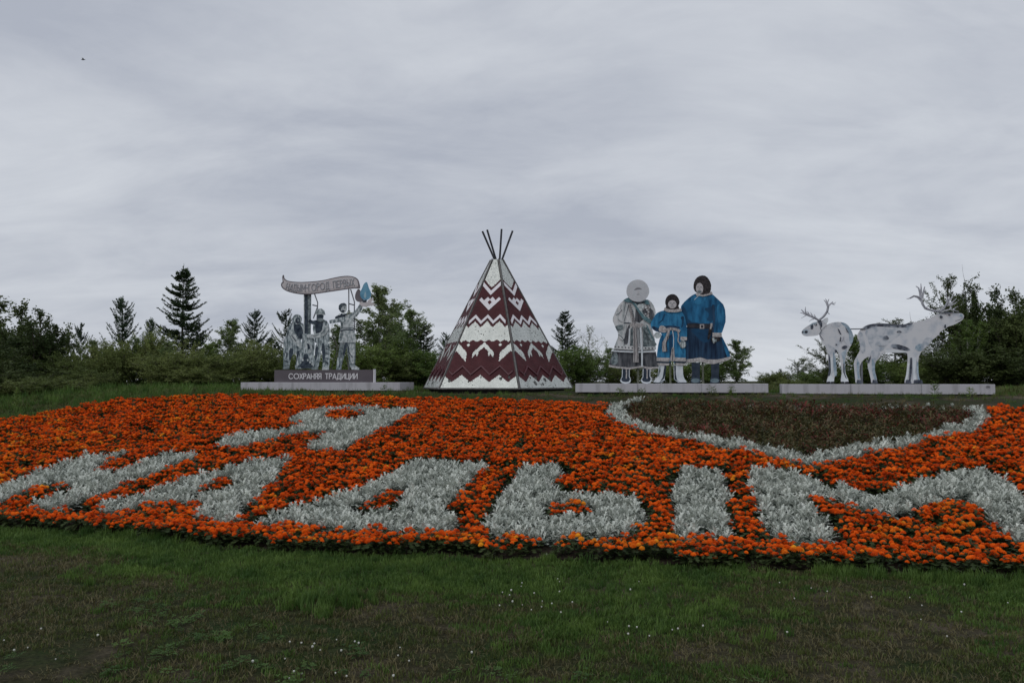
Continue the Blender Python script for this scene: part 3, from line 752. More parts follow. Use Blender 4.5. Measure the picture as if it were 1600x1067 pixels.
K['spruce2'] = make_kind(conifer(2, whorls=24, per=8, droop=.05, upturn=.5, rad=1.4, twig=.22, dens=85, gapk=.15, taper=.7, irr=1.6), 'bark_dark', 'leaf_conifer', 'spruce_tree')
K['pine'] = make_kind(conifer(3, whorls=20, per=7, droop=.0, upturn=.75, rad=1.5, twig=.22, dens=105, gapk=.2, taper=.62, brush=2.5, irr=1.4), 'bark_dark', 'leaf_pine', 'pine_tree')
K['pine2'] = make_kind(conifer(4, whorls=18, per=6, droop=-.05, upturn=.9, rad=1.35, twig=.22, dens=105, gapk=.25, taper=.58, brush=2.5, irr=1.4), 'bark_dark', 'leaf_pine', 'pine_tree')
K['birch'] = make_kind(broadleaf(5, rad=2.0, leaves=17000, size=.050, up=1.3, low=.08, spread=.15, cone=1, elong=2, trunk_r=.05), 'bark_birch', 'leaf_birch', 'birch_tree')
K['birch2'] = make_kind(broadleaf(6, rad=2.0, leaves=16000, size=.050, up=1.4, low=.06, spread=.16, cone=1, elong=2, tops=2, trunk_r=.045, bare=.15), 'bark_birch', 'leaf_mid', 'birch_tree')
K['sparse'] = make_kind(broadleaf(7, rad=1.9, leaves=11000, size=.052, up=1.3, low=.1, spread=.15, tops=2, trunk_r=.06, bare=.35), 'bark_dark', 'leaf_dark', 'alder_tree')
K['bare'] = make_kind(broadleaf(8, rad=1.3, leaves=500, size=.06, up=1.3, low=.2, spread=.12, trunk_r=.05), 'bark_birch', 'leaf_birch', 'dead_birch_tree')
K['dense'] = make_kind(broadleaf(9, h=3.8, rad=2.2, leaves=28000, size=.064, up=1.2, low=.03, spread=.26, trunk_r=.09, tops=7, cone=1), 'bark_dark', 'leaf_dark', 'alder_tree')
K['dense2'] = make_kind(broadleaf(10, h=3.8, rad=2.1, leaves=25000, size=.064, up=1.5, low=.03, spread=.22, trunk_r=.09, tops=8, cone=1), 'bark_dark', 'leaf_dark', 'alder_tree')
K['willow'] = make_kind(broadleaf(12, h=2.6, rad=2.2, leaves=30000, size=.046, up=.9, low=.02, spread=.3, trunk_r=.05, tops=9, cone=1), 'bark_dark', 'leaf_willow', 'willow_bush')
K['willow2'] = make_kind(broadleaf(13, h=2.6, rad=2.3, leaves=30000, size=.045, up=1.0, low=.02, spread=.3, trunk_r=.05, tops=11, cone=1, elong=2.2), 'bark_dark', 'leaf_willow', 'willow_bush')
K['midbush'] = make_kind(broadleaf(14, h=2.6, rad=2.1, leaves=28000, size=.046, up=.9, low=.02, spread=.28, trunk_r=.05, tops=8, cone=1), 'bark_dark', 'leaf_mid', 'willow_bush')
KI = {k: i for i, k in enumerate(K)}
def tree(kind, px, ytop, wpx, D, label):
    tr, cr, name = K[kind]
    x = (px - 800) / FPX * D; y = D; zb = float(H(x, y)) - .05
    ztop = EYE + (595.5 - ytop) / FPX * D
    sz = (ztop - zb) / KR[KI[kind]][1]; sx_ = (wpx / 2 / FPX * D) / KR[KI[kind]][0]
    o = bpy.data.objects.new(name, None); COL.objects.link(o)
    o.location = (x, y, zb); o.rotation_euler = (0, 0, rnd.uniform(0, 6.28)); o.scale = (sx_, sx_, sz)
    cat = {'spruce_tree': 'spruce tree', 'pine_tree': 'pine tree', 'birch_tree': 'birch tree', 'alder_tree': 'alder tree', 'dead_birch_tree': 'birch tree', 'willow_bush': 'bush'}[name]
    tag(o, label, cat, 'trees and bushes behind the flower bed'); o.empty_display_size = .3
    link('trunk' if name != 'willow_bush' else 'stems', tr, o); link('crown', cr, o)
TREES = [
 ('dense', -10, 466, 150, 26, 'tall dark leafy tree cut by the left edge of the photo'),
 ('dense2', 62, 486, 100, 25, 'dark round leafy tree second from the left edge'),
 ('dense', -95, 470, 170, 27, 'dark leafy tree beyond the left edge of the photo'),
 ('dense', 20, 530, 130, 23.5, 'low dark bush under the tall tree at the left edge'),
 ('pine2', 126, 506, 42, 29, 'small thin pine just right of the dark trees at the left edge'),
 ('pine2', 106, 522, 30, 31, 'smallest pine leaning out of the dark trees at the left'),
 ('pine', 190, 465, 62, 31, 'medium dark pine with open branches between the thin pine and the great spruce'),
 ('pine', 234, 498, 40, 33, 'low pine half hidden at the left foot of the great spruce'),
 ('spruce', 284, 420, 92, 30, 'tallest dark spruce with a pointed top left of the workers sign'),
 ('spruce2', 308, 505, 40, 31, 'low spruce shoulder on the right side of the great spruce'),
 ('willow', 105, 548, 110, 24.5, 'low olive willow bush in front of the thin pine'),
 ('willow2', 170, 530, 100, 25.5, 'olive willow bush in front of the medium pine'),
 ('willow', 236, 514, 90, 26, 'wide willow bush in front of the great spruce on its left'),
 ('willow2', 285, 548, 110, 24.5, 'pale green willow bush at the foot of the great spruce'),
 ('birch', 362, 500, 62, 28, 'feathery pale birch between the great spruce and the dark pine'),
 ('birch2', 334, 535, 55, 27, 'short light birch to the right of the great spruce'),
 ('pine', 397, 485, 52, 30, 'dark pine standing left of the crouching worker'),
 ('pine2', 446, 484, 52, 31, 'dark pine directly behind the crouching worker'),
 ('pine', 425, 528, 50, 30, 'short pine filling the gap between the two dark pines'),
 ('willow', 400, 530, 100, 26, 'green bush behind the left end of the grey sign plinth'),
 ('willow2', 350, 552, 100, 25, 'low bush just left of the grey sign plinth'),
 ('midbush', 468, 548, 90, 27, 'dark green bush behind the legs of the workers'),
 ('birch2', 535, 508, 70, 28, 'open birch seen between the workers and the torch bearer'),
 ('birch', 592, 447, 92, 27, 'tall feathery birch behind the raised torch'),
 ('birch2', 612, 505, 85, 29, 'broad birch right of the tall birch behind the torch'),
 ('birch', 642, 484, 62, 30, 'slender birch halfway between the torch and the tent'),
 ('midbush', 590, 535, 120, 25.5, 'green bush at the right end of the sign box'),
 ('spruce2', 662, 506, 60, 30, 'dark spruce left of the mosaic tent'),
 ('pine2', 697, 520, 45, 30, 'small pine touching the left side of the mosaic tent'),
 ('midbush', 655, 545, 110, 26, 'dark green bush between the sign and the mosaic tent'),
 ('willow', 720, 560, 110, 27, 'bush hidden behind the left half of the mosaic tent'),
 ('willow2', 830, 560, 110, 27, 'bush hidden behind the right half of the mosaic tent'),
 ('spruce2', 883, 487, 58, 28, 'pointed green spruce right of the mosaic tent'),
 ('bare', 920, 508, 50, 29, 'leafless pale birch beside the spruce right of the tent'),
 ('midbush', 903, 538, 92, 26, 'green bush at the foot of the spruce right of the tent'),
 ('birch2', 955, 545, 55, 27, 'loose light green shrub left of the fur hooded woman'),
 ('willow', 985, 560, 80, 26, 'bush behind the skirt of the woman cutout'),
 ('midbush', 1050, 562, 90, 26.5, 'bush behind the legs of the child cutout'),
 ('midbush', 1110, 560, 80, 26, 'bush behind the boots of the man cutout'),
 ('birch', 1150, 532, 52, 26, 'light birch just right of the man in the blue coat'),
 ('spruce', 1187, 588, 12, 52, 'tiny distant spruce in the gap right of the blue coat'),
 ('willow2', 1215, 580, 56, 34, 'distant low bush above the gap between the two right plinths'),
 ('spruce2', 1219, 577, 16, 48, 'tiny dark spruce above the gap between the two right plinths'),
 ('willow', 1240, 592, 60, 22.5, 'weedy green bush filling the gap between the two right plinths'),
 ('sparse', 1255, 560, 44, 33, 'small airy tree left of the front legs of the near reindeer'),
 ('midbush', 1270, 578, 60, 32, 'small round bush left of the smaller reindeer'),
 ('sparse', 1290, 530, 62, 28, 'sparse tree behind the chest of the smaller reindeer'),
 ('birch2', 1340, 524, 62, 28, 'green tree between the two reindeer'),
 ('midbush', 1362, 560, 66, 27, 'green bush behind the hind legs of the large reindeer'),
 ('sparse', 1398, 498, 84, 29, 'sparse tree rising over the back of the large reindeer'),
 ('midbush', 1410, 560, 70, 28, 'low bush under the belly of the large reindeer'),
 ('sparse', 1440, 505, 100, 28, 'loose tree behind the neck of the large reindeer'),
 ('sparse', 1484, 430, 80, 27, 'tall airy tree behind the antlers of the large reindeer'),
 ('dense2', 1522, 446, 84, 26.5, 'dark leafy tree right of the large reindeer head'),
 ('dense', 1560, 452, 90, 26, 'broad dark tree second from the right edge'),
 ('dense2', 1606, 470, 100, 25, 'dark tree cut by the right edge of the photo'),
 ('dense', 1500, 530, 110, 24.5, 'dark bush under the large reindeer head'),
 ('dense2', 1570, 545, 120, 24, 'low dark bush behind the right end of the reindeer plinth'),
 ('midbush', 545, 552, 90, 27, 'dark bush behind the legs of the torch bearer'),
 ('willow2', 625, 556, 90, 25.5, 'low pale bush left of the slender birch by the sign'),
 ('midbush', 690, 566, 80, 26.5, 'low bush at the left foot of the mosaic tent'),
 ('willow2', 440, 556, 90, 26, 'olive bush behind the left end of the sign box'),
 ('midbush', 1320, 572, 80, 30, 'low bush between the front legs and the tail of the two reindeer'),
 ('midbush', 1450, 558, 90, 26, 'bush behind the front legs of the large reindeer'),
 ('willow', 135, 575, 110, 23.5, 'low bush at the left above the corner of the flower bed'),
 ('willow2', 315, 572, 110, 23.8, 'low spreading bush right of the foot of the great spruce'),
 ('willow', 62, 588, 130, 21.2, 'low bush on the bank just above the left corner of the flower bed'),
 ('dense2', -5, 565, 130, 21.5, 'dark low bush at the left edge close to the flower bed'),
 ('dense', 32, 476, 120, 26.5, 'dark leafy tree between the two tall trees at the left edge'),
 ('birch', 145, 532, 44, 26.5, 'slim pale birch rising from the bushes left of the medium pine'),
 ('birch2', 212, 528, 50, 25.8, 'small birch in front of the medium pine'),
 ('birch', 262, 534, 44, 25.2, 'slim pale birch at the left foot of the great spruce'),
 ('birch2', 640, 530, 50, 25.8, 'short pale birch beside the slender birch by the sign'),
 ('dense', 1590, 456, 110, 26.8, 'dark leafy tree filling the right edge behind the others'),
 ('birch2', 1512, 500, 60, 25.2, 'green upright tree in front of the dark trees at the right'),
 ('dense', 1690, 468, 150, 26, 'dark tree just beyond the right edge of the photo'),
]
for t in TREES: tree(*t)

# ------------------------------------------------------------------ plinths
VROW = 18.5
def on_row(px, py, v=VROW):
    """a traced point on the upright plane at bed depth v -> (u, z)"""
    d = ray(px, py); du, dv = uv_of(d[0], d[1]); t = v / dv
    return du * t, EYE + d[2] * t
def row_empty(name, u, z, v=VROW):
    o = bpy.data.objects.new(name, None); COL.objects.link(o); x, y = xy_of(u, v)
    o.location = (x, y, z); o.rotation_euler = (0, 0, -PHI); o.empty_display_size = .2; return o
def plinth(px0, px1, ytop, ybot, label, mat, v0=18.5, depth=.55, name='display_plinth'):
    u0, z1 = on_row(px0, ytop, v0); u1, z2 = on_row(px1, ytop, v0); _, zb = on_row((px0 + px1) / 2, ybot, v0)
    zt = (z1 + z2) / 2; o = row_empty(name, (u0 + u1) / 2, zb, v0)
    w = (u1 - u0) / 2; h = zt - zb
    mb = MB(); mb.box(-w, w, 0, depth, 0, h)
    bm = bmesh.new(); me = mb.mesh('casing', mat); bm.from_mesh(me)
    bmesh.ops.bevel(bm, geom=list(bm.edges), offset=.006, segments=1, affect='EDGES'); bm.to_mesh(me); bm.free()
    link('casing', me, o)
    mb = MB(); mb.box(-w + .06, w - .06, .07, depth - .05, -.12, -.002); link('shadow_footing', mb.mesh('shadow_footing', M['dark']), o)  # recessed block, coloured near-black as the shadow gap below the casing
    n = max(1, int(round(2 * w / 1.25))); 
    for k in range(1, n):
        x = -w + 2 * w * k / n; mb = MB(); mb.box(x - .004, x + .004, -.002, .004, .008, h - .008); link('panel_joint', mb.mesh('panel_joint', M['steel_grey']), o)
    tag(o, label, 'plinth', 'plinths on the crest'); return o, zt, u0, u1
pl1, zt1, _, _ = plinth(376, 625, 597.3, 610, 'long low grey plinth carrying the sign box and the workers', M['plinth'], depth=1.0)
pl2, zt2, _, _ = plinth(899, 1200.5, 599.3, 613.3, 'long low grey plinth carrying the family in northern dress', M['plinth'])
pl3, zt3, _, _ = plinth(1222, 1555, 600.2, 615.8, 'long low grey plinth carrying the two reindeer', M['plinth'])

# ------------------------------------------------------------------ flat pictures cut from sheet: polygons with real thickness
class Cutout:
    def __init__(s, name, label, cat, zx, zy, zs, basepx, ztop, v, group=None):
        s.map = lambda a, b: on_row(zx + a / zs, zy + b / zs, v)
        u, _ = on_row(basepx, 600, v); s.u0 = u; s.z0 = ztop
        s.root = row_empty(name, u, ztop, v); tag(s.root, label, cat, group); s.layer = 0; s.k = zs
    def P(s, pts):
        out = []
        for a, b in pts:
            u, z = s.map(a, b); out.append((u - s.u0, z - s.z0))
        return out
    def poly(s, name, pts, mat, thick=0.0, d=None, parent=None, smooth=0, label=None):
        p = s.P(pts)
        if smooth:
            for _ in range(smooth):
                q = []
                for i in range(len(p)):
                    a, b = p[i], p[(i + 1) % len(p)]
                    q += [(a[0] * .75 + b[0] * .25, a[1] * .75 + b[1] * .25), (a[0] * .25 + b[0] * .75, a[1] * .25 + b[1] * .75)]
                p = q
        if d is None: s.layer += 1; d = s.layer
        y = -.0011 * d
        tri = tessellate_polygon([[Vector((a, b, 0)) for a, b in p]])
        n = len(p); V_ = [(a, y, b) for a, b in p]
        F_ = []
        for t in tri:
            a, b, c = (V_[i] for i in t)
            cr = (b[0] - a[0]) * (c[2] - a[2]) - (b[2] - a[2]) * (c[0] - a[0])
            F_.append(tuple(t) if cr > 0 else tuple(t[::-1]))
        if thick > 0:
            V_ += [(a, y + thick, b) for a, b in p]; F_ += [tuple(i + n for i in f[::-1]) for f in F_]
            F_ += [(i, (i + 1) % n, (i + 1) % n + n, i + n) for i in range(n)]
        me = mesh_np(name, V_, F_, mat)
        bm = bmesh.new(); bm.from_mesh(me)
        if thick > 0: bmesh.ops.recalc_face_normals(bm, faces=bm.faces)
        bm.to_mesh(me); bm.free()
        o = link(name, me, parent or s.root)
        if label: o['label'] = label
        return o
    def ell(s, name, cx, cy, rx, ry, mat, n=20, rot=0, wob=0, **k):
        c_, s_ = math.cos(rot), math.sin(rot)
        pts = []
        for i in range(n):
            t = 2 * math.pi * i / n; q = 1 + wob * math.sin(5 * t + 1) * .5 + wob * math.sin(3 * t)
            a, b = rx * q * math.cos(t), ry * q * math.sin(t); pts.append((cx + a * c_ - b * s_, cy + a * s_ + b * c_))
        return s.poly(name, pts, mat, **k)
    def stroke(s, name, pts, w0, mat, w1=None, **k):
        w1 = w0 if w1 is None else w1; L_, R_ = [], []; n = len(pts)
        for i, p in enumerate(pts):
            a = pts[max(i - 1, 0)]; b = pts[min(i + 1, n - 1)]; dx, dy = b[0] - a[0], b[1] - a[1]; l = math.hypot(dx, dy) + 1e-9
            w = (w0 + (w1 - w0) * i / (n - 1)) / 2; L_.append((p[0] - dy / l * w, p[1] + dx / l * w)); R_.append((p[0] + dy / l * w, p[1] - dx / l * w))
        return s.poly(name, L_ + R_[::-1], mat, **k)
def pm(name, c1, c2, scale=9, **k): return mat_noise(name, c1, c2, scale, k.pop('rough', .62), spec=.15, **k)
TH = .012
C_ = dict(
 coat_white=pm('printed_white_cloth', (.30, .35, .36), (.64, .65, .66), 9, stretch=(1, 1, .35), detail=8, lo=.3, hi=.55), grey_dk=pm('printed_dark_fur', (.035, .04, .05), (.15, .155, .17), 10, stretch=(1.4, 1, .3), detail=8),
 hood_pale=pm('printed_pale_fur', (.50, .52, .55), (.60, .62, .65), 5), teal=pm('printed_teal_scarf', (.06, .13, .155), (.13, .23, .26), 12),
 beige=pm('printed_beige_sash', (.20, .19, .19), (.50, .48, .48), 24, detail=8, stretch=(2, 1, .4)), dark=pm('printed_black', (.022, .024, .032), (.05, .05, .06), 12),
 blue=pm('printed_bright_blue', (.015, .10, .22), (.045, .25, .46), 7, stretch=(1.5, 1, .5), detail=7), blue_mid=pm('printed_mid_blue', (.008, .055, .13), (.03, .185, .37), 5, stretch=(1.5, 1, .5), detail=7),
 blue_dk=pm('printed_dark_blue', (.007, .016, .04), (.03, .075, .145), 7, stretch=(1.8, 1, .25), detail=7), blue_fold=pm('printed_blue_shadow_fold', (.012, .045, .10), (.015, .07, .15), 6),
 face=pm('printed_face', (.46, .44, .46), (.56, .54, .55), 12), fur_dk=pm('printed_dark_hood', (.012, .011, .012), (.06, .052, .056), 26, detail=8),
 trim=pm('printed_fur_trim', (.30, .28, .28), (.56, .54, .54), 26, detail=8), white=pm('printed_white', (.55, .60, .64), (.68, .72, .76), 9),
 boot_dk=pm('printed_navy_boot', (.02, .032, .05), (.045, .06, .085), 9), boot_top=pm('printed_shoe_highlight', (.10, .15, .18), (.16, .22, .25), 9),
 bronze=pm('printed_bronze_grey', (.04, .062, .075), (.56, .63, .65), 13, lo=.34, hi=.62, detail=9, c3=(.22, .27, .29), stretch=(1.6, 1, .6)), bronze_lt=pm('printed_bronze_light', (.24, .29, .305), (.64, .69, .70), 14, detail=7),
 bronze_dk=pm('printed_bronze_dark', (.012, .02, .035), (.075, .10, .125), 9, detail=7), bronze_mid=pm('printed_bronze_mid', (.06, .085, .095), (.28, .33, .345), 14, detail=8),
 banner=pm('banner_paint', (.50, .48, .49), (.58, .56, .57), 3), banner_edge=pm('banner_rim_paint', (.14, .13, .145), (.20, .185, .20), 4),
 ltr_grey=pm('banner_letter_paint', (.20, .20, .22), (.26, .26, .28), 4), flame=pm('flame_paint', (.10, .27, .40), (.20, .42, .56), 4), flame_lt=pm('flame_highlight', (.30, .46, .54), (.36, .52, .6), 4),
 deer=pm('printed_pale_hide', (.50, .54, .60), (.66, .67, .70), 5, detail=9, lo=.3, hi=.5), deer_lt=pm('printed_white_hide', (.66, .70, .74), (.76, .79, .82), 6),
 deer_blue=pm('printed_bluish_hide', (.20, .29, .37), (.48, .56, .63), 10, detail=8), deer_dk=pm('printed_dark_hide', (.035, .042, .06), (.13, .145, .18), 13, detail=8),
 antler=pm('printed_antler', (.32, .33, .37), (.52, .53, .58), 14), antler_dk=pm('printed_antler_line', (.06, .065, .085), (.11, .115, .14), 14),
)
# soft-edged print patch: mottled colour fading into the hide colour below, by noise
def mat_mottle(name, base, dark, scale, lo, hi):
    return mat_noise(name, dark, base, scale, .62, spec=.15, lo=lo, hi=hi, detail=9)
C_['deer_mot'] = mat_mottle('printed_mottled_hide', (.60, .62, .66), (.30, .36, .43), 7.5, .30, .56)
C_['deer_mot_dk'] = mat_mottle('printed_dark_mottle', (.34, .38, .44), (.045, .052, .07), 9, .42, .64)

# ---- family on the middle plinth (traced in a 5.333x enlargement)
fam = 'figure cutouts on the middle plinth'
def fig(name, label, bpx, v): return Cutout(name, label, 'cutout figure', 900, 420, 5.3333, bpx, zt2, v, fam)
man = fig('man_cutout', 'flat printed cutout of a tall man in a blue coat and dark fur hood', 1104, 18.74)
B = man
for bx, q in ((1000, 0), (1160, 1)):
    B.poly('boot', [(bx - 38, 780), (bx + 34, 780), (bx + 32, 900), (bx + 38, 930), (bx + 34, 952), (bx - 44, 952), (bx - 42, 925), (bx - 32, 890)], C_['boot_dk'], TH)
    B.ell('shoe_highlight', bx - 4, 930, 36, 19, C_['boot_top'], smooth=0)
B.poly('skirt', [(925, 480), (1140, 480), (1215, 560), (1240, 610), (1265, 660), (1290, 735), (1270, 760), (1190, 785), (1120, 785), (1050, 770), (980, 775), (900, 780), (890, 650), (905, 560)], C_['blue_dk'], TH)
B.poly('skirt_panel', [(940, 500), (1110, 500), (1130, 600), (1060, 620), (1000, 560)], C_['blue_fold'], smooth=1)
B.poly('skirt_edge', [(1215, 565), (1240, 612), (1268, 665), (1288, 730), (1262, 742), (1240, 680), (1222, 620)], C_['blue_mid'])
B.poly('hem_trim', [(900, 755), (960, 750), (1040, 738), (1090, 755), (1180, 755), (1240, 742), (1292, 728), (1297, 745), (1262, 764), (1200, 780), (1150, 793), (1100, 792), (1050, 775), (980, 778), (905, 786)], C_['trim'])
B.poly('coat', [(1020, 205), (980, 212), (930, 250), (890, 290), (870, 320), (885, 380), (905, 440), (930, 490), (1140, 490), (1140, 540), (1213, 545), (1235, 480), (1250, 430), (1240, 310), (1190, 260), (1130, 205), (1080, 200)], C_['blue_mid'], TH, smooth=1)
B.poly('coat_shadow', [(1060, 330), (1120, 320), (1150, 290), (1165, 330), (1150, 380), (1145, 440), (1080, 430), (1120, 380)], C_['blue_fold'], smooth=1)
B.poly('coat_shadow', [(880, 300), (920, 340), (935, 440), (1050, 455), (930, 470), (905, 440), (885, 380)], C_['blue_fold'], smooth=1)
B.poly('coat_light', [(960, 230), (1060, 225), (1100, 250), (1040, 300), (960, 290)], C_['blue'], smooth=1)
B.poly('coat_light', [(1170, 300), (1215, 290), (1235, 400), (1215, 480), (1180, 440)], C_['blue'], smooth=1)
B.poly('coat_shadow', [(1135, 300), (1150, 300), (1160, 420), (1150, 530), (1136, 530), (1140, 420)], C_['blue_dk'])
B.poly('belt', [(925, 455), (1135, 458), (1137, 498), (928, 490)], C_['dark'])
B.poly('belt_buckle', [(1032, 462), (1068, 462), (1068, 500), (1032, 500)], C_['trim'])
B.poly('belt_buckle_opening', [(1040, 469), (1061, 469), (1061, 493), (1040, 493)], C_['dark'])
B.poly('knife_sheath', [(1115, 460), (1135, 455), (1137, 500), (1120, 560), (1110, 590), (1095, 585), (1105, 520)], C_['fur_dk'])
B.poly('knife_handle', [(1122, 452), (1138, 455), (1136, 480), (1124, 505), (1116, 500)], C_['beige'])
B.poly('cuff', [(1138, 532), (1214, 534), (1216, 568), (1136, 568)], C_['trim'])
B.poly('hand', [(1135, 568), (1205, 570), (1200, 600), (1170, 605), (1150, 628), (1130, 605), (1122, 585)], C_['fur_dk'], smooth=1)
B.poly('finger', [(1135, 578), (1150, 574), (1158, 600), (1150, 624), (1140, 612)], C_['bronze_lt'])
B.poly('finger', [(1158, 588), (1170, 584), (1172, 606), (1160, 612)], C_['bronze_mid'])
B.poly('collar', [(1000, 205), (1050, 210), (1130, 190), (1140, 212), (1060, 232), (1000, 224)], C_['trim'])
B.ell('hood', 1052, 138, 74, 80, C_['fur_dk'], thick=TH, wob=.03)
B.poly('hood_side', [(1085, 90), (1120, 110), (1127, 195), (1085, 215), (1060, 210)], C_['fur_dk'], smooth=1)
B.ell('face', 1030, 165, 30, 46, C_['face'], rot=-.05)
B.poly('mouth', [(1008, 182), (1048, 182), (1044, 204), (1016, 204)], C_['bronze_mid'], smooth=1)
B.poly('eye', [(1008, 152), (1022, 150), (1022, 156), (1008, 157)], C_['bronze_mid']); B.poly('eye', [(1034, 150), (1050, 152), (1050, 157), (1034, 156)], C_['bronze_mid'])
B.poly('nose', [(1026, 158), (1032, 158), (1035, 175), (1024, 175)], C_['beige'])
B.stroke('hood_string', [(1028, 212), (1018, 228), (1000, 245), (985, 260)], 4, C_['white']); B.stroke('hood_string', [(1028, 212), (1034, 228)], 4, C_['white'])

kid = fig('child_cutout', 'flat printed cutout of a small child in a blue fur trimmed coat', 1048, 18.70)
B = kid
B.poly('boot', [(690, 800), (755, 800), (745, 870), (738, 915), (742, 930), (715, 950), (660, 952), (645, 940), (660, 920), (680, 900)], C_['white'], TH)
B.poly('boot', [(815, 800), (890, 800), (893, 880), (903, 915), (922, 940), (915, 952), (860, 952), (830, 930), (818, 920), (815, 860)], C_['white'], TH)
B.poly('boot_stripe', [(738, 805), (754, 805), (746, 870), (734, 915), (700, 940), (722, 905)], C_['boot_dk']); B.poly('boot_stripe', [(818, 805), (832, 805), (832, 880), (842, 925), (870, 945), (822, 920)], C_['boot_dk'])
B.poly('boot_stripe', [(700, 800), (685, 875), (672, 905), (690, 892), (705, 850)], C_['bronze_mid'], label='paler stripe on the boot')
B.stroke('boot_sole', [(648, 947), (690, 950), (740, 930)], 6, C_['boot_dk']); B.stroke('boot_sole', [(820, 925), (850, 948), (920, 948)], 6, C_['boot_dk'])
B.poly('coat', [(745, 345), (700, 355), (665, 375), (640, 420), (620, 455), (630, 500), (680, 525), (720, 540), (690, 600), (670, 740), (680, 790), (760, 800), (800, 760), (830, 800), (912, 795), (915, 700), (905, 620), (870, 590), (872, 570), (925, 575), (925, 500), (915, 430), (900, 380), (870, 345)], C_['blue'], TH, smooth=1)
B.poly('coat_shadow', [(625, 470), (700, 500), (745, 470), (860, 478), (870, 500), (760, 500), (720, 530), (650, 520)], C_['blue_dk'], smooth=1)
B.poly('coat_shadow', [(870, 400), (905, 392), (895, 470), (876, 500), (884, 440)], C_['blue_fold'], smooth=1)
B.poly('coat_shadow', [(735, 375), (745, 378), (725, 430), (680, 460), (715, 425)], C_['blue_fold'])
B.poly('coat_fold', [(700, 560), (735, 550), (720, 650), (690, 700)], C_['blue_mid'], smooth=1); B.poly('coat_fold', [(840, 560), (870, 560), (905, 640), (900, 720), (860, 640)], C_['blue_mid'], smooth=1)
B.poly('coat_fold', [(775, 560), (800, 540), (805, 740), (780, 740)], C_['blue_fold'])
for x0, x1 in ((672, 780), (822, 915)):
    B.poly('hem_trim', [(x0, 738), (x1, 742), (x1, 772), (x0, 768)], C_['trim']); B.poly('hem_band', [(x0 + 2, 769), (x1, 773), (x1, 788), (x0 + 4, 784)], C_['bronze_dk']); B.poly('hem_trim', [(x0 + 4, 785), (x1 - 2, 789), (x1 - 10, 806), (x0 + 14, 803)], C_['trim'])
B.poly('cuff', [(700, 470), (740, 478), (765, 520), (735, 535), (685, 522)], C_['trim'], smooth=1)
B.poly('sleeve', [(880, 500), (926, 500), (925, 570), (875, 568)], C_['blue'])
B.poly('cuff', [(872, 565), (926, 567), (924, 597), (870, 594)], C_['trim'])
B.ell('hand', 890, 630, 27, 34, C_['bronze_mid']); B.poly('finger', [(868, 615), (878, 612), (880, 650), (870, 655)], C_['bronze_lt']); B.poly('finger', [(884, 612), (894, 612), (896, 655), (886, 660)], C_['bronze_lt']); B.poly('finger', [(900, 612), (910, 616), (910, 650), (901, 655)], C_['bronze_lt'])
B.ell('hand', 680, 555, 30, 26, C_['bronze_lt'])
B.stroke('sash', [(745, 510), (790, 500), (830, 505), (868, 520)], 22, C_['beige'])
B.stroke('sash', [(775, 512), (760, 570), (735, 620), (740, 690)], 18, C_['beige'], 42); B.stroke('sash_stripe', [(768, 560), (752, 620), (756, 690)], 6, C_['fur_dk'])
B.stroke('sash', [(850, 515), (855, 560), (850, 600), (872, 640)], 12, C_['beige'], 8)
B.stroke('sash_cord', [(805, 515), (815, 580), (812, 660)], 6, C_['white']); B.poly('tassel', [(800, 655), (818, 655), (824, 768), (808, 775), (783, 765)], C_['beige']); B.stroke('tassel_stripe', [(807, 665), (806, 768)], 4, C_['dark'])
B.poly('neck_fur', [(755, 300), (850, 300), (868, 345), (740, 345)], C_['fur_dk'], TH)
B.stroke('collar', [(735, 335), (770, 350), (830, 352), (880, 342)], 24, C_['trim'])
B.ell('hood', 803, 275, 60, 62, C_['fur_dk'], thick=TH, wob=.02)
B.ell('face', 803, 297, 35, 34, C_['face'])
B.poly('eye', [(780, 286), (795, 284), (795, 290), (780, 291)], C_['bronze_mid']); B.poly('eye', [(810, 284), (826, 286), (826, 291), (810, 290)], C_['bronze_mid']); B.poly('mouth', [(788, 312), (820, 312), (816, 318), (792, 318)], C_['bronze_mid'])
B.poly('nose', [(800, 292), (806, 292), (809, 305), (797, 305)], C_['beige'])

wom = fig('woman_cutout', 'flat printed cutout of a woman with a huge pale fur hood and white patterned coat', 995, 18.78)
B = wom
for bx in (415, 588):
    B.poly('boot', [(bx - 32, 825), (bx + 34, 825), (bx + 32, 900), (bx + 40, 925), (bx + 30, 950), (bx - 34, 952), (bx - 46, 935), (bx - 34, 905)], C_['boot_dk'], TH)
    B.stroke('boot_lacing', [(bx + 4, 830), (bx + 6, 870), (bx + 4, 915)], 10, C_['trim'])
    B.stroke('boot_piping', [(bx - 28, 830), (bx - 30, 900), (bx - 42, 920)], 6, C_['white']); B.stroke('boot_piping', [(bx + 30, 830), (bx + 28, 895), (bx + 40, 920)], 6, C_['white'])
    B.stroke('boot_sole', [(bx - 45, 925), (bx - 30, 945), (bx, 950), (bx + 28, 945), (bx + 40, 925)], 13, C_['white'])
B.poly('skirt', [(310, 685), (665, 690), (690, 826), (660, 834), (600, 830), (545, 815), (500, 825), (450, 832), (390, 826), (275, 812), (285, 760)], C_['grey_dk'], TH)
B.poly('skirt_light', [(305, 700), (350, 700), (350, 800), (285, 800)], C_['bronze_mid'], smooth=1)
B.poly('hem_trim', [(275, 800), (340, 812), (440, 822), (500, 815), (545, 805), (600, 818), (690, 816), (692, 830), (600, 836), (545, 822), (450, 838), (340, 828), (272, 816)], C_['trim'])
B.poly('coat', [(430, 238), (385, 270), (345, 320), (315, 390), (303, 425), (325, 480), (345, 515), (355, 560), (330, 620), (308, 690), (668, 695), (660, 600), (640, 520), (625, 450), (655, 400), (667, 355), (640, 290), (600, 252), (520, 260)], C_['coat_white'], TH, smooth=1)
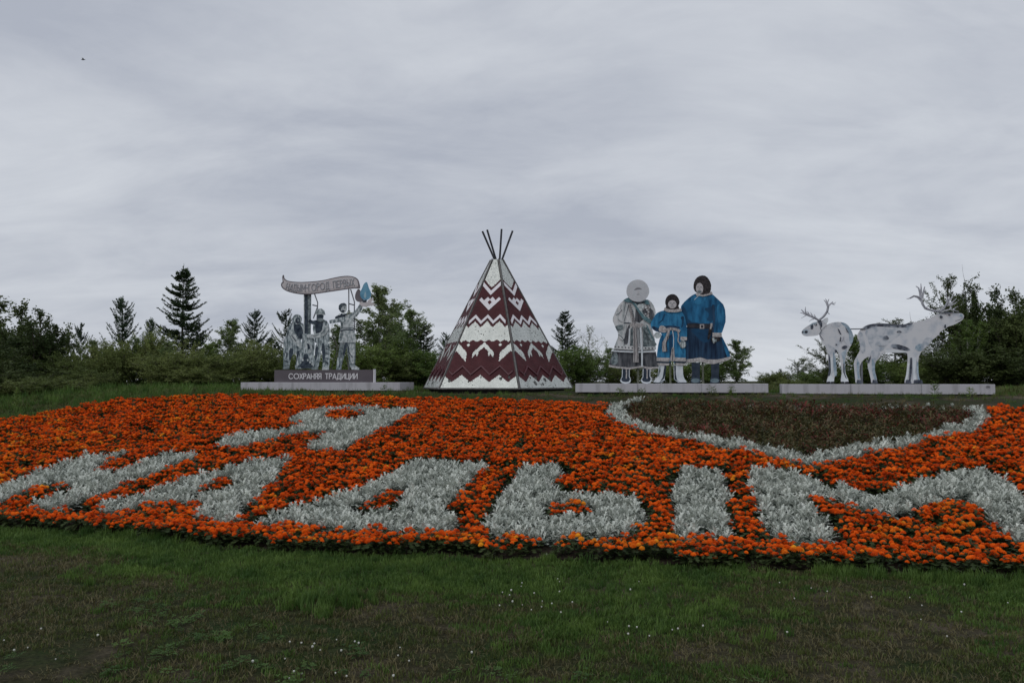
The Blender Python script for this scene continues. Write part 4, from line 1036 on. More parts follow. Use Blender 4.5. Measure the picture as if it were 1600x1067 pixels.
B.poly('coat_panel', [(430, 480), (455, 460), (440, 560), (435, 630), (395, 630), (410, 560)], C_['grey_dk'], smooth=1)
B.poly('coat_panel', [(560, 330), (640, 330), (655, 400), (620, 450), (590, 420), (550, 400)], C_['grey_dk'], smooth=1)
B.poly('coat_panel', [(500, 300), (540, 360), (560, 420), (530, 450), (490, 440)], C_['grey_dk'])
B.poly('coat_panel', [(455, 500), (480, 480), (485, 640), (452, 640)], C_['bronze_mid']); B.poly('coat_panel', [(560, 500), (600, 480), (650, 600), (655, 660), (560, 660)], C_['bronze_mid'])
B.stroke('coat_border', [(445, 300), (460, 360), (475, 430), (490, 460)], 26, C_['beige']); B.stroke('coat_border', [(590, 290), (605, 340), (600, 420)], 14, C_['beige'])
for i in range(9): B.poly('braid_mark', [(438 + i * 5, 300 + i * 18), (462 + i * 5, 304 + i * 18), (464 + i * 5, 310 + i * 18), (440 + i * 5, 306 + i * 18)], C_['grey_dk'])
for i in range(6): B.poly('bead', [(575 + 12 * (i % 3), 320 + 17 * i), (590 + 12 * (i % 3), 324 + 17 * i), (586 + 12 * (i % 3), 334 + 17 * i), (572 + 12 * (i % 3), 330 + 17 * i)], C_['coat_white'])
B.stroke('coat_seam', [(385, 340), (362, 372), (335, 385)], 5, C_['bronze_dk']); B.stroke('coat_seam', [(440, 300), (420, 380), (402, 440)], 5, C_['bronze_dk']); B.stroke('coat_seam', [(400, 450), (470, 455), (545, 460)], 8, C_['bronze_dk'])
for pts in ([(420, 262), (405, 330), (398, 400)], [(350, 420), (372, 440), (395, 445)], [(425, 470), (415, 540), (400, 640)], [(470, 340), (480, 400), (470, 450)], [(610, 300), (630, 350), (628, 400)], [(500, 500), (505, 560), (498, 640)], [(575, 520), (600, 590), (610, 655)], [(380, 300), (372, 340)], [(530, 510), (528, 580), (534, 650)]):
    B.stroke('coat_fold_line', pts, 4, C_['bronze_dk'], 2)
B.stroke('cuff', [(335, 500), (360, 488), (392, 488)], 40, C_['bronze_mid'])
B.poly('mitten', [(350, 520), (400, 505), (410, 560), (395, 600), (360, 580)], C_['coat_white'], smooth=1)
B.stroke('coat_seam', [(352, 548), (385, 570), (398, 592)], 5, C_['bronze_dk'])
B.poly('shawl', [(440, 238), (470, 240), (540, 280), (520, 300), (460, 285), (385, 270)], C_['teal'], smooth=1)
B.stroke('shawl', [(480, 280), (530, 350), (570, 410), (625, 445)], 26, C_['teal'], 34)
B.stroke('shawl_fold', [(490, 285), (535, 345), (580, 402)], 5, C_['bronze_lt'])
B.poly('shawl', [(545, 275), (600, 260), (620, 300), (590, 300)], C_['teal'])
B.stroke('neck_scarf', [(470, 275), (520, 290), (580, 280)], 10, C_['dark'])
B.poly('chest_bib', [(512, 298), (572, 292), (566, 330), (545, 358), (520, 335)], C_['bronze_lt'], smooth=1)
B.stroke('ornament_band', [(320, 652), (400, 660), (500, 664), (660, 662)], 26, C_['coat_white'])
for i in range(12): B.ell('ornament_mark', 330 + i * 28, 650 + min(i, 6) * 2, 7, 6, C_['grey_dk'], n=6)
B.stroke('fur_band', [(308, 684), (400, 690), (500, 694), (660, 690)], 12, C_['white'])
B.stroke('dark_band', [(315, 675), (400, 680), (500, 684), (660, 680)], 6, C_['dark'])
B.stroke('sash', [(455, 462), (500, 470), (560, 472)], 30, C_['beige']); B.ell('sash_knot', 540, 475, 34, 20, C_['beige'])
B.stroke('sash_tail', [(490, 480), (495, 580), (500, 680), (502, 780)], 26, C_['beige'], 50); B.stroke('sash_stripe', [(486, 490), (492, 600), (490, 700), (488, 775)], 5, C_['grey_dk']); B.stroke('sash_stripe', [(505, 500), (512, 620), (518, 770)], 4, C_['grey_dk'])
B.stroke('front_fur_edge', [(540, 490), (545, 600), (552, 700), (552, 815)], 14, C_['white'])
B.stroke('shawl_tail', [(560, 480), (600, 540), (640, 600), (665, 640)], 22, C_['bronze_mid'], 26); B.stroke('shawl_tail', [(590, 470), (620, 540), (655, 600)], 10, C_['teal'])
B.stroke('coat_fur_edge', [(450, 500), (445, 580), (438, 640)], 9, C_['white'])
B.ell('hood', 517, 187, 95, 92, C_['hood_pale'], n=28, thick=TH, wob=.008)
B.poly('face', [(480, 170), (520, 150), (555, 170), (552, 225), (520, 250), (488, 225)], C_['hood_pale'], smooth=1)
B.poly('brow', [(482, 183), (505, 162), (535, 160), (555, 178), (530, 176), (505, 180)], C_['ltr_grey'], smooth=1)
B.poly('mouth', [(508, 215), (532, 213), (530, 219), (510, 220)], C_['ltr_grey']); B.poly('nose', [(517, 190), (524, 190), (527, 203), (514, 203)], C_['banner'])
for B, posts in ((wom, (515,)), (kid, (785,)), (man, (1058,))):
    for p in posts:
        u, _ = B.map(p, 900); mb = MB(); mb.box(u - B.u0 - .022, u - B.u0 + .022, .05, .09, 0, 1.5); link('support_post', mb.mesh('support_post', M['post_green']), B.root)
        mb = MB(); mb.box(u - B.u0 - .18, u - B.u0 + .18, .014, .05, 1.3, 1.34); mb.box(u - B.u0 - .18, u - B.u0 + .18, .014, .05, .75, .79); link('support_bracket', mb.mesh('support_bracket', M['post_green']), B.root)

# ---- reindeer (4.324x enlargement)
def deer(name, label, bpx, v): return Cutout(name, label, 'cutout reindeer', 1200, 420, 4.324, bpx, zt3, v, 'reindeer cutouts on the right plinth')
D1 = deer('reindeer_cutout', 'smaller flat pale reindeer cutout turning its head to the left', 1300, 18.70); B = D1
B.poly('body', [(345, 440), (360, 400), (400, 375), (440, 362), (480, 358), (520, 365), (550, 390), (575, 440), (578, 480), (560, 520), (535, 560), (520, 620), (522, 700), (540, 745), (545, 772), (495, 772), (490, 750), (500, 700), (490, 640), (480, 570), (460, 545), (448, 560), (460, 640), (466, 720), (448, 728), (446, 772), (395, 772), (400, 745), (414, 700), (408, 620), (402, 560), (380, 510), (355, 480)], C_['deer'], TH, smooth=1)
B.poly('flank', [(484, 360), (520, 366), (552, 392), (576, 445), (578, 480), (560, 518), (548, 480), (545, 430), (520, 390)], C_['deer_blue'], smooth=1)
B.poly('shoulder_shade', [(395, 500), (440, 530), (470, 545), (455, 580), (420, 590), (400, 550)], C_['deer_mot'], smooth=1)
B.poly('back_shade', [(430, 366), (480, 360), (500, 380), (470, 400), (430, 392)], C_['deer_mot'], smooth=1)
B.poly('leg_shade', [(408, 570), (422, 600), (424, 700), (414, 730), (404, 720), (412, 680)], C_['deer_dk']); B.poly('leg_shade', [(440, 560), (458, 600), (464, 720), (450, 726), (440, 660)], C_['deer_blue'])
B.poly('leg_light', [(420, 600), (438, 600), (436, 690), (424, 720), (428, 690)], C_['deer_lt']); B.poly('leg_light', [(400, 745), (418, 715), (446, 740), (446, 764), (396, 766)], C_['deer_lt'], smooth=1)
B.poly('leg_shade', [(494, 570), (530, 540), (518, 620), (520, 700), (510, 700), (508, 620)], C_['deer_blue']); B.poly('leg_light', [(500, 700), (520, 702), (542, 748), (544, 766), (494, 766), (492, 750)], C_['deer_lt'], smooth=1)
B.poly('leg_shade', [(508, 640), (514, 640), (518, 705), (534, 745), (522, 735), (508, 700)], C_['deer_dk'])
for hx in (410, 435, 505, 532): B.poly('hoof', [(hx - 11, 762), (hx + 9, 761), (hx + 11, 773), (hx - 13, 773)], C_['dark'], smooth=0)
B.poly('belly_patch', [(496, 528), (520, 515), (540, 525), (520, 542), (500, 540)], C_['deer_dk'], smooth=1); B.poly('belly_patch', [(450, 545), (464, 548), (464, 568), (452, 564)], C_['deer_dk'])
for p in ([(468, 402), (478, 408), (494, 440), (490, 446), (478, 430)], [(488, 458), (494, 464), (490, 488), (482, 490)], [(454, 508), (468, 508), (466, 516), (456, 516)], [(518, 396), (528, 404), (545, 432), (536, 430)]): B.poly('hide_mark', p, C_['deer_dk'])
B.stroke('hide_mark', [(492, 500), (515, 450), (508, 480)], 3, C_['antler']); B.stroke('harness_line', [(500, 465), (530, 510), (550, 525)], 2.5, C_['antler'])
B.poly('head', [(224, 425), (240, 405), (270, 385), (300, 365), (325, 358), (350, 352), (372, 345), (395, 350), (398, 372), (378, 395), (360, 410), (352, 440), (330, 452), (280, 456), (245, 455), (228, 442)], C_['deer'], TH, smooth=1)
B.poly('muzzle', [(226, 425), (242, 408), (270, 412), (268, 436), (250, 442), (232, 440)], C_['deer_blue'], smooth=1); B.ell('nostril', 256, 427, 12, 9, C_['dark'], n=8)
B.ell('nostril', 234, 428, 6, 7, C_['deer_dk'], n=8)
B.poly('cheek', [(285, 385), (300, 370), (308, 400), (296, 412), (286, 405)], C_['deer_dk'], smooth=1); B.poly('brow', [(270, 388), (300, 367), (330, 360), (325, 370), (300, 378)], C_['deer_blue'])
B.ell('eye', 321, 378, 9, 8, C_['dark'], n=10); B.ell('eye_glint', 320, 377, 4, 3.5, C_['white'], n=8)
B.poly('ear', [(365, 345), (398, 328), (408, 340), (402, 365), (380, 372)], C_['deer_lt'], smooth=1); B.stroke('jaw_line', [(352, 395), (358, 420), (345, 442), (372, 482)], 4, C_['deer_dk'])
B.poly('brow_dark', [(325, 345), (350, 340), (368, 372), (358, 405), (348, 380)], C_['deer_dk'], smooth=1)
A = lambda pts, w0, w1: B.stroke('antler', pts, w0, C_['antler'], w1, thick=TH)
A([(345, 350), (310, 330), (275, 315), (240, 300)], 14, 16); A([(262, 312), (240, 325), (222, 336)], 7, 2); A([(250, 306), (230, 300), (216, 298)], 9, 3); A([(246, 300), (232, 286), (224, 276)], 10, 5); A([(256, 300), (250, 280), (253, 258)], 10, 3); A([(280, 314), (270, 300), (266, 290)], 9, 4); A([(300, 322), (292, 305), (284, 296)], 8, 3); A([(322, 336), (316, 320), (308, 308)], 8, 3); A([(310, 338), (292, 344), (275, 358)], 8, 2)
A([(342, 350), (375, 322), (398, 290), (404, 258), (396, 232)], 14, 16); A([(398, 245), (388, 225), (375, 212)], 12, 3); A([(394, 235), (392, 215), (386, 204)], 9, 3); A([(398, 236), (404, 218), (410, 206)], 9, 3); A([(402, 256), (422, 238), (436, 224)], 12, 7); A([(428, 236), (445, 236), (458, 226)], 9, 2); A([(432, 240), (446, 244), (454, 240)], 6, 2); A([(403, 300), (415, 308)], 8, 3)
for pts in ([(345, 352), (310, 334), (275, 320), (248, 306)], [(344, 352), (378, 325), (402, 290), (408, 258)]): B.stroke('antler_line', pts, 4, C_['antler_dk'], 2)

D2 = deer('reindeer_cutout', 'large flat pale reindeer cutout facing right with raised head and big antlers', 1404, 18.74); B = D2
B.poly('body', [(610, 430), (635, 398), (670, 378), (720, 368), (800, 368), (860, 376), (920, 376), (950, 364), (1010, 360), (1060, 345), (1110, 325), (1150, 300), (1190, 295), (1260, 300), (1300, 298), (1322, 308), (1325, 330), (1310, 350), (1260, 378), (1215, 390), (1200, 405), (1165, 422), (1150, 450), (1100, 490), (1080, 520), (1035, 560), (1018, 590), (1012, 660), (1018, 720), (1030, 760), (1045, 772), (925, 774), (922, 760), (938, 700), (942, 640), (945, 580), (935, 566), (880, 568), (780, 566), (750, 600), (720, 640), (722, 690), (735, 740), (740, 772), (698, 774), (696, 750), (684, 700), (670, 640), (690, 590), (660, 600), (622, 640), (618, 700), (625, 745), (630, 770), (592, 774), (590, 750), (584, 690), (578, 630), (600, 590), (625, 545), (620, 500), (600, 460)], C_['deer'], TH, smooth=1)
B.poly('flank', [(650, 420), (700, 390), (800, 390), (930, 385), (1000, 375), (960, 430), (900, 440), (820, 500), (760, 570), (700, 540), (670, 480)], C_['deer_mot'], smooth=1)
B.poly('back_stripe', [(640, 400), (670, 380), (720, 370), (800, 369), (860, 377), (920, 377), (950, 366), (985, 364), (960, 390), (900, 400), (800, 392), (720, 388), (680, 405), (655, 412)], C_['deer_mot_dk'], smooth=1)
B.poly('spine_line', [(650, 392), (690, 375), (760, 369), (860, 377), (930, 376), (960, 364), (950, 380), (860, 386), (760, 378), (690, 384)], C_['deer_dk'], smooth=1)
B.poly('belly_patch', [(830, 510), (870, 508), (930, 525), (965, 545), (950, 556), (880, 545), (835, 535)], C_['deer_mot_dk'], smooth=1)
B.poly('belly_core', [(862, 515), (900, 520), (950, 546), (900, 542)], C_['deer_dk'], smooth=1)
B.poly('belly_light', [(790, 552), (860, 548), (940, 560), (936, 566), (880, 567), (790, 565)], C_['deer_lt'])
B.poly('shoulder', [(1000, 510), (1080, 500), (1090, 505), (1060, 535), (1025, 560), (990, 545)], C_['deer_blue'], smooth=1)
B.poly('rump_shade', [(612, 440), (630, 420), (650, 470), (660, 540), (640, 580), (625, 545), (618, 500)], C_['deer_mot'], smooth=1)
B.poly('thigh_shade', [(700, 540), (760, 560), (740, 600), (712, 640), (690, 600)], C_['deer_mot'], smooth=1)
B.poly('chest_shade', [(1060, 460), (1110, 470), (1098, 492), (1078, 520), (1040, 552), (1030, 530)], C_['deer_mot'], smooth=1)
B.ell('hide_spot', 796, 466, 20, 14, C_['deer_mot_dk'], n=10, wob=.15); B.ell('hide_spot', 770, 508, 26, 16, C_['deer_mot'], n=10, wob=.15); B.ell('hide_spot', 885, 425, 16, 7, C_['deer_mot_dk'], n=10, wob=.15)
B.poly('leg_shade', [(960, 600), (972, 600), (970, 700), (962, 760), (950, 760), (955, 690)], C_['deer_dk']); B.poly('leg_shade', [(1004, 620), (1014, 640), (1016, 720), (1030, 762), (1014, 762), (1002, 700)], C_['deer_blue'])
B.poly('leg_shade', [(600, 600), (618, 640), (614, 700), (620, 745), (606, 740), (598, 690)], C_['deer_blue']); B.poly('leg_shade', [(700, 600), (722, 640), (720, 690), (732, 745), (716, 745), (702, 690)], C_['deer_blue']); B.poly('leg_mark', [(672, 630), (684, 600), (696, 585), (690, 610), (680, 640)], C_['deer_dk'])
B.poly('leg_light', [(940, 640), (955, 640), (950, 700), (936, 762), (926, 762)], C_['deer_lt']); B.poly('leg_light', [(975, 600), (998, 600), (994, 700), (1000, 750), (980, 755)], C_['deer_lt'])
for a, b in ((600, 632), (706, 742), (930, 968), (985, 1045)): B.poly('hoof', [(a, 750), (b - 8, 750), (b, 773), (a - 4, 773)], C_['deer_dk'])
B.ell('eye', 1222, 312, 9, 5, C_['dark'], n=8); B.poly('cheek_mark', [(1155, 315), (1180, 320), (1175, 335), (1160, 335)], C_['deer_dk'], smooth=1); B.poly('throat_mark', [(1188, 380), (1200, 376), (1198, 402), (1188, 400)], C_['deer_dk'])
B.ell('nostril', 1302, 315, 11, 8, C_['deer_blue'], n=8); B.stroke('mouth', [(1322, 330), (1290, 345), (1262, 352)], 3, C_['deer_dk']); B.poly('brow', [(1160, 298), (1200, 290), (1290, 298), (1200, 302)], C_['deer_dk'])
A = lambda pts, w0, w1: B.stroke('antler', pts, w0, C_['antler'], w1, thick=TH)
A([(1170, 290), (1110, 283), (1060, 268), (1042, 240), (1032, 205)], 15, 17); A([(1034, 215), (1010, 192), (985, 186), (960, 200), (934, 204)], 20, 3); A([(1032, 210), (1024, 160), (1014, 130), (996, 118)], 20, 4); A([(1030, 170), (1032, 130), (1030, 100)], 16, 3); A([(1038, 200), (1048, 155), (1056, 122)], 16, 6); A([(1068, 268), (1072, 254)], 8, 3)
A([(1162, 290), (1190, 262), (1206, 235), (1212, 205)], 16, 14); A([(1210, 225), (1235, 200), (1250, 180)], 12, 4); A([(1212, 240), (1245, 225), (1270, 200)], 12, 4); A([(1200, 250), (1240, 245), (1275, 225)], 10, 3); A([(1180, 285), (1230, 275), (1285, 290)], 10, 5); A([(1212, 208), (1200, 185), (1204, 165)], 9, 3); A([(1250, 280), (1262, 262), (1280, 255)], 7, 3); A([(1228, 278), (1226, 255)], 7, 3)
for pts in ([(1165, 293), (1110, 287), (1062, 272), (1045, 245), (1038, 205)], [(1165, 293), (1194, 264), (1210, 237), (1216, 207)], [(1028, 205), (1005, 188), (980, 182), (950, 200)]): B.stroke('antler_line', pts, 4, C_['antler_dk'], 2)
for B, posts in ((D1, ((430, .8),)), (D2, ((640, .85), (975, .9)))):
    for p, hh in posts:
        u, _ = B.map(p, 900); mb = MB(); mb.box(u - B.u0 - .02, u - B.u0 + .02, .03, .07, 0, hh); link('support_post', mb.mesh('support_post', M['steel_grey']), B.root)
ua, za = D1.map(520, 407); ub, _ = D1.map(660, 407)
mb = MB(); mb.box(ua - D1.u0, ub - D1.u0, .016, .034, za - D1.z0 - .012, za - D1.z0 + .012); link('tie_bar', mb.mesh('tie_bar', M['steel_grey']), D1.root)

# round maker's mark on the right plinth
mk = Cutout('x', None, None, 1200, 420, 4.324, 1543, zt3, 18.497); bpy.data.objects.remove(mk.root)
u, z = on_row(1543, 604.5, 18.497); mk.root = row_empty('round_emblem', u, z, 18.497); mk.u0, mk.z0 = u, z; mk.layer = 0
tag(mk.root, 'small round dark emblem at the right end of the reindeer plinth', 'emblem')
mk.ell('emblem_disc', 1486, 798, 15, 12, C_['ltr_grey'], n=20); mk.ell('emblem_ring', 1486, 799, 9, 7, C_['banner'], n=16); mk.poly('emblem_house', [(1478, 804), (1478, 798), (1486, 792), (1494, 798), (1494, 804), (1489, 804), (1489, 799), (1483, 799), (1483, 804)], C_['dark'])

# ---- workers group on the left plinth (4.85x enlargement, x=360 y=400)
u0, zb0 = on_row(428.5, 597.3, 18.62); u1, zt_box = on_row(583.5, 577.5, 18.62)
box = row_empty('sign_box', (u0 + u1) / 2, zt1, 18.62); tag(box, 'long dark grey sign box lettered in white under the workers', 'sign')
w = (u1 - u0) / 2; hb = zt_box - zt1
mb = MB(); mb.box(-w, w, 0, .10, .001, hb); link('casing', mb.mesh('casing', M['sign_box']), box)
mb = MB(); mb.box(w + .002, w + .022, -.012, .104, .001, hb + .012); link('end_trim', mb.mesh('end_trim', M['white_paint']), box)
GL = {  # stroke letters in a unit-high box: (width, [polylines])
 'С': (.85, [[(.8, .82), (.62, .96), (.42, 1), (.2, .92), (.05, .7), (0, .5), (.05, .3), (.2, .08), (.42, 0), (.62, .04), (.8, .18)]]),
 'О': (1.0, [[(.5, 1), (.75, .93), (.93, .75), (1, .5), (.93, .25), (.75, .07), (.5, 0), (.25, .07), (.07, .25), (0, .5), (.07, .75), (.25, .93), (.5, 1)]]),
 'Х': (.55, [[(0, 0), (.55, 1)], [(0, 1), (.55, 0)]]),
 'Р': (.5, [[(0, 0), (0, 1), (.3, 1), (.46, .92), (.5, .75), (.46, .58), (.3, .5), (0, .5)]]),
 'А': (.65, [[(0, 0), (.33, 1), (.65, 0)], [(.1, .25), (.55, .25)]]),
 'Н': (.6, [[(0, 0), (0, 1)], [(.6, 0), (.6, 1)], [(0, .45), (.6, .45)]]),
 'Я': (.5, [[(.5, 0), (.5, 1), (.2, 1), (.04, .92), (0, .75), (.04, .58), (.2, .5), (.5, .5)], [(.22, .5), (0, 0)]]),
 'Т': (.6, [[(0, 1), (.6, 1)], [(.3, 1), (.3, 0)]]),
 'Д': (.75, [[(0, -.2), (0, 0), (.75, 0), (.75, -.2)], [(.12, 0), (.2, 1), (.62, 1), (.62, 0)]]),
 'И': (.6, [[(0, 1), (0, 0), (.6, 1), (.6, 0)]]),
 'Ц': (.65, [[(0, 1), (0, 0), (.7, 0), (.7, -.2)], [(.58, 0), (.58, 1)]]),
 'Ы': (.75, [[(0, 1), (0, 0), (.28, 0), (.42, .08), (.46, .27), (.42, .46), (.28, .54), (0, .54)], [(.72, 0), (.72, 1)]]),
 'М': (.8, [[(0, 0), (0, 1), (.4, .3), (.8, 1), (.8, 0)]]),
 'Г': (.45, [[(0, 0), (0, 1), (.45, 1)]]), 'П': (.6, [[(0, 0), (0, 1), (.6, 1), (.6, 0)]]),
 'Е': (.48, [[(.48, 1), (0, 1), (0, 0), (.48, 0)], [(0, .5), (.42, .5)]]),
 'В': (.5, [[(0, 0), (0, 1), (.3, 1), (.44, .9), (.44, .62), (.3, .52), (0, .52)], [(.3, .52), (.48, .42), (.5, .14), (.34, 0), (0, 0)]]),
 '-': (.3, [[(0, .5), (.3, .5)]]), ' ': (.45, [])}
def letter_mesh(ch, height, sw, mat):
    """one letter as flat bars 4 mm proud, in the x-z plane, origin at its lower left"""
    mb = MB(); k = 0
    for line in GL[ch][1]:
        for (a, b) in zip(line, line[1:]):
            x0, z0, x1, z1 = a[0] * height, a[1] * height, b[0] * height, b[1] * height
            dx, dz = x1 - x0, z1 - z0; l = math.hypot(dx, dz); dx /= l; dz /= l; h2 = sw / 2; e_ = h2 * .6
            c = [(x0 - dx * e_ - dz * h2, z0 - dz * e_ + dx * h2), (x0 - dx * e_ + dz * h2, z0 - dz * e_ - dx * h2), (x1 + dx * e_ + dz * h2, z1 + dz * e_ - dx * h2), (x1 + dx * e_ - dz * h2, z1 + dz * e_ + dx * h2)]
            y = -.004 - .0003 * (k % 5); k += 1
            mb.add([(p[0], y, p[1]) for p in c] + [(p[0], 0, p[1]) for p in c], [(0, 1, 2, 3), (7, 6, 5, 4), (0, 4, 5, 1), (1, 5, 6, 2), (2, 6, 7, 3), (3, 7, 4, 0)])
    return mb.mesh('letter', mat)
def text_width(t, h, sp): return sum((GL[c][0] + sp) * h for c in t) - sp * h
def zx(a, b): return on_row(360 + a / 4.85, 400 + b / 4.85, 18.62)
ua, za = zx(443, 930); ub, zb = zx(962, 890); hL = zb - za
T_ = 'СОХРАНЯЯ ТРАДИЦИИ'
sp = .2; wn_ = text_width(T_, hL, sp); kx = (ub - ua) / wn_
x = ua
for ch in T_:
    if ch != ' ':
        o = link('letter', letter_mesh(ch, hL, .021, M['white_paint']), box, (x - (u0 + u1) / 2, -.001, za - zt1), sc=(kx, 1, 1))
    x += (GL[ch][0] + sp) * hL * kx

gW = 'statue cutouts on the sign box'
def wk(name, label, cat, bpx, v): return Cutout(name, label, cat, 360, 400, 4.85, bpx, zt_box, v, gW)
# drilling pipe with its collar, in front of the two workers
B = pipe = wk('pipe_cutout', 'flat cutout of a tall dark drill pipe rising from the wellhead', 'cutout pipe', 479, 18.70)
B.poly('pipe', [(556, 285), (612, 285), (606, 700), (556, 700)], C_['bronze_dk'], TH); B.poly('pipe_highlight', [(586, 288), (612, 288), (606, 640), (590, 640)], C_['bronze_mid']); B.poly('pipe_highlight', [(556, 288), (562, 288), (562, 600), (556, 600)], C_['bronze_lt'])
B.poly('wellhead', [(548, 590), (610, 590), (640, 640), (632, 760), (660, 850), (490, 855), (520, 740), (540, 690)], C_['bronze'], TH)
B.poly('wellhead_shade', [(556, 740), (590, 740), (600, 800), (640, 850), (510, 852), (550, 790)], C_['bronze_dk'], smooth=1)
B.poly('clamp', [(560, 640), (600, 650), (628, 700), (600, 745), (565, 700)], C_['bronze_lt'], smooth=1); B.poly('clamp', [(580, 660), (600, 668), (606, 700), (590, 712)], C_['bronze_dk'])
for sx_ in (-1, 1):
    for i in range(4): cx = 568 + sx_ * (20 + i * 17); cy = 790 + i * 16; B.poly('gear_tooth', [(cx - 7, cy - 8), (cx + 5, cy - 11), (cx + 9, cy + 3), (cx - 3, cy + 8)], C_['bronze_lt'])
# crouching worker left
B = wk('worker_cutout', 'flat printed statue of a hooded worker bending towards the pipe on its left side', 'cutout figure', 455, 18.74)
B.poly('jacket', [(470, 505), (440, 530), (425, 590), (405, 640), (410, 690), (470, 690), (500, 715), (545, 700), (550, 665), (530, 640), (556, 610), (560, 540), (545, 500)], C_['bronze'], TH, smooth=1)
B.poly('jacket_shade', [(480, 510), (540, 520), (556, 600), (540, 640), (500, 600), (480, 560)], C_['bronze_dk'], smooth=1)
B.poly('trousers', [(405, 670), (470, 680), (500, 700), (545, 690), (540, 740), (520, 800), (535, 850), (490, 852), (500, 780), (500, 720), (470, 750), (450, 800), (448, 858), (398, 856), (402, 800), (400, 740)], C_['bronze'], TH, smooth=1)
B.poly('trouser_shade', [(445, 700), (480, 700), (475, 740), (452, 800), (446, 770)], C_['bronze_dk'], smooth=1); B.poly('trouser_shade', [(505, 720), (530, 715), (512, 800), (498, 830)], C_['bronze_dk'])
B.stroke('arm', [(455, 560), (480, 620), (540, 690)], 40, C_['bronze_lt'], 34, smooth=1); B.ell('glove', 540, 690, 18, 18, C_['bronze_lt'], n=10)
B.stroke('arm_fold', [(465, 600), (500, 650)], 6, C_['bronze_dk']); B.stroke('arm_fold', [(440, 560), (430, 610)], 5, C_['bronze_dk'])
B.stroke('boot', [(424, 820), (424, 856)], 40, C_['bronze_mid'], 52); B.stroke('boot', [(515, 825), (515, 852)], 36, C_['bronze_mid'], 44)
B.stroke('trouser_fold', [(410, 720), (430, 740), (420, 780)], 6, C_['bronze_dk']); B.stroke('trouser_fold', [(408, 790), (440, 800)], 6, C_['bronze_dk'])
B.ell('hood', 507, 480, 36, 38, C_['bronze'], thick=TH); B.ell('face', 513, 490, 19, 24, C_['bronze_dk']); B.poly('cheek', [(510, 478), (528, 482), (524, 500), (512, 498)], C_['bronze_mid'], smooth=1)
# standing worker in helmet
B = wk('worker_cutout', 'flat printed statue of a helmeted worker gripping the pipe from the right', 'cutout figure', 504, 18.66)
B.poly('jacket', [(650, 480), (720, 480), (750, 520), (752, 620), (745, 660), (640, 670), (636, 600), (620, 540)], C_['bronze'], TH, smooth=1)
B.poly('jacket_shade', [(650, 480), (700, 490), (700, 540), (680, 600), (650, 600), (640, 520)], C_['bronze_dk'], smooth=1)
B.poly('trousers', [(640, 650), (748, 640), (755, 740), (748, 860), (698, 860), (700, 780), (690, 700), (680, 760), (668, 850), (620, 856), (640, 780)], C_['bronze'], TH, smooth=1)
B.poly('trouser_shade', [(690, 660), (712, 660), (722, 740), (708, 820), (700, 780)], C_['bronze_dk'], smooth=1); B.poly('trouser_shade', [(645, 680), (670, 690), (655, 780), (640, 800)], C_['bronze_dk'], smooth=1)
for y_ in (700, 735, 770, 805): B.stroke('trouser_fold', [(722, y_), (745, y_ + 10)], 6, C_['bronze_dk'])
B.stroke('arm', [(655, 500), (625, 505), (596, 490)], 30, C_['bronze_dk'], 26); B.stroke('arm', [(735, 530), (705, 590), (640, 610), (590, 605)], 44, C_['bronze_lt'], 28, smooth=1); B.ell('glove', 596, 607, 20, 14, C_['bronze_lt'], n=10)
B.stroke('arm_fold', [(720, 560), (690, 590)], 6, C_['bronze_dk']); B.stroke('arm_fold', [(660, 600), (630, 606)], 5, C_['bronze_dk'])
B.poly('shoe', [(698, 840), (750, 840), (750, 862), (696, 862)], C_['bronze_lt']); B.poly('shoe', [(616, 838), (668, 838), (668, 860), (614, 860)], C_['bronze_mid'])
B.ell('face', 682, 455, 26, 34, C_['bronze_dk'], thick=TH); B.poly('helmet', [(645, 445), (648, 418), (665, 402), (690, 398), (712, 412), (720, 440), (722, 448), (700, 440), (660, 446)], C_['bronze'], TH); B.stroke('helmet_brim', [(646, 444), (680, 436), (716, 446)], 7, C_['bronze_lt'])
B.ell('scarf', 688, 486, 26, 14, C_['bronze_mid'])
# torch bearer
B = tb = wk('torch_bearer_cutout', 'flat printed statue of a man in a belted tunic lifting a blue flame', 'cutout figure', 543, 18.70)
B.poly('trousers', [(832, 650), (946, 650), (948, 760), (942, 832), (975, 848), (978, 862), (920, 860), (905, 840), (895, 780), (880, 690), (868, 740), (850, 800), (838, 862), (800, 862), (812, 780)], C_['bronze_mid'], TH, smooth=0)
B.poly('trouser_light', [(900, 660), (940, 660), (942, 760), (930, 830), (905, 780)], C_['bronze_lt'], smooth=1); B.poly('trouser_shade', [(870, 655), (888, 655), (880, 700), (860, 760), (850, 740)], C_['bronze_dk']); B.stroke('trouser_fold', [(888, 670), (900, 730), (925, 770)], 6, C_['bronze_dk'])
B.poly('boot', [(812, 770), (850, 775), (838, 858), (802, 858)], C_['bronze'], smooth=0); B.poly('boot', [(905, 825), (942, 825), (978, 850), (976, 862), (922, 860)], C_['bronze_lt'])
B.poly('tunic', [(835, 445), (905, 445), (930, 480), (928, 540), (945, 600), (950, 655), (820, 655), (825, 600), (838, 540), (832, 480)], C_['bronze_lt'], TH, smooth=0)
B.poly('tunic_shade', [(838, 500), (858, 505), (850, 640), (826, 645), (840, 560)], C_['bronze_mid'], smooth=1); B.stroke('tunic_fold', [(890, 600), (892, 650)], 4, C_['bronze_mid']); B.stroke('tunic_fold', [(915, 590), (925, 650)], 4, C_['bronze_mid'])
B.stroke('belt', [(832, 560), (880, 552), (932, 556)], 20, C_['bronze_dk']); B.stroke('belt_line', [(834, 558), (880, 550), (930, 554)], 5, C_['bronze_lt'])
B.poly('shoulder_shade', [(790, 460), (850, 440), (880, 462), (840, 478), (800, 480)], C_['bronze_dk'], TH, smooth=1)
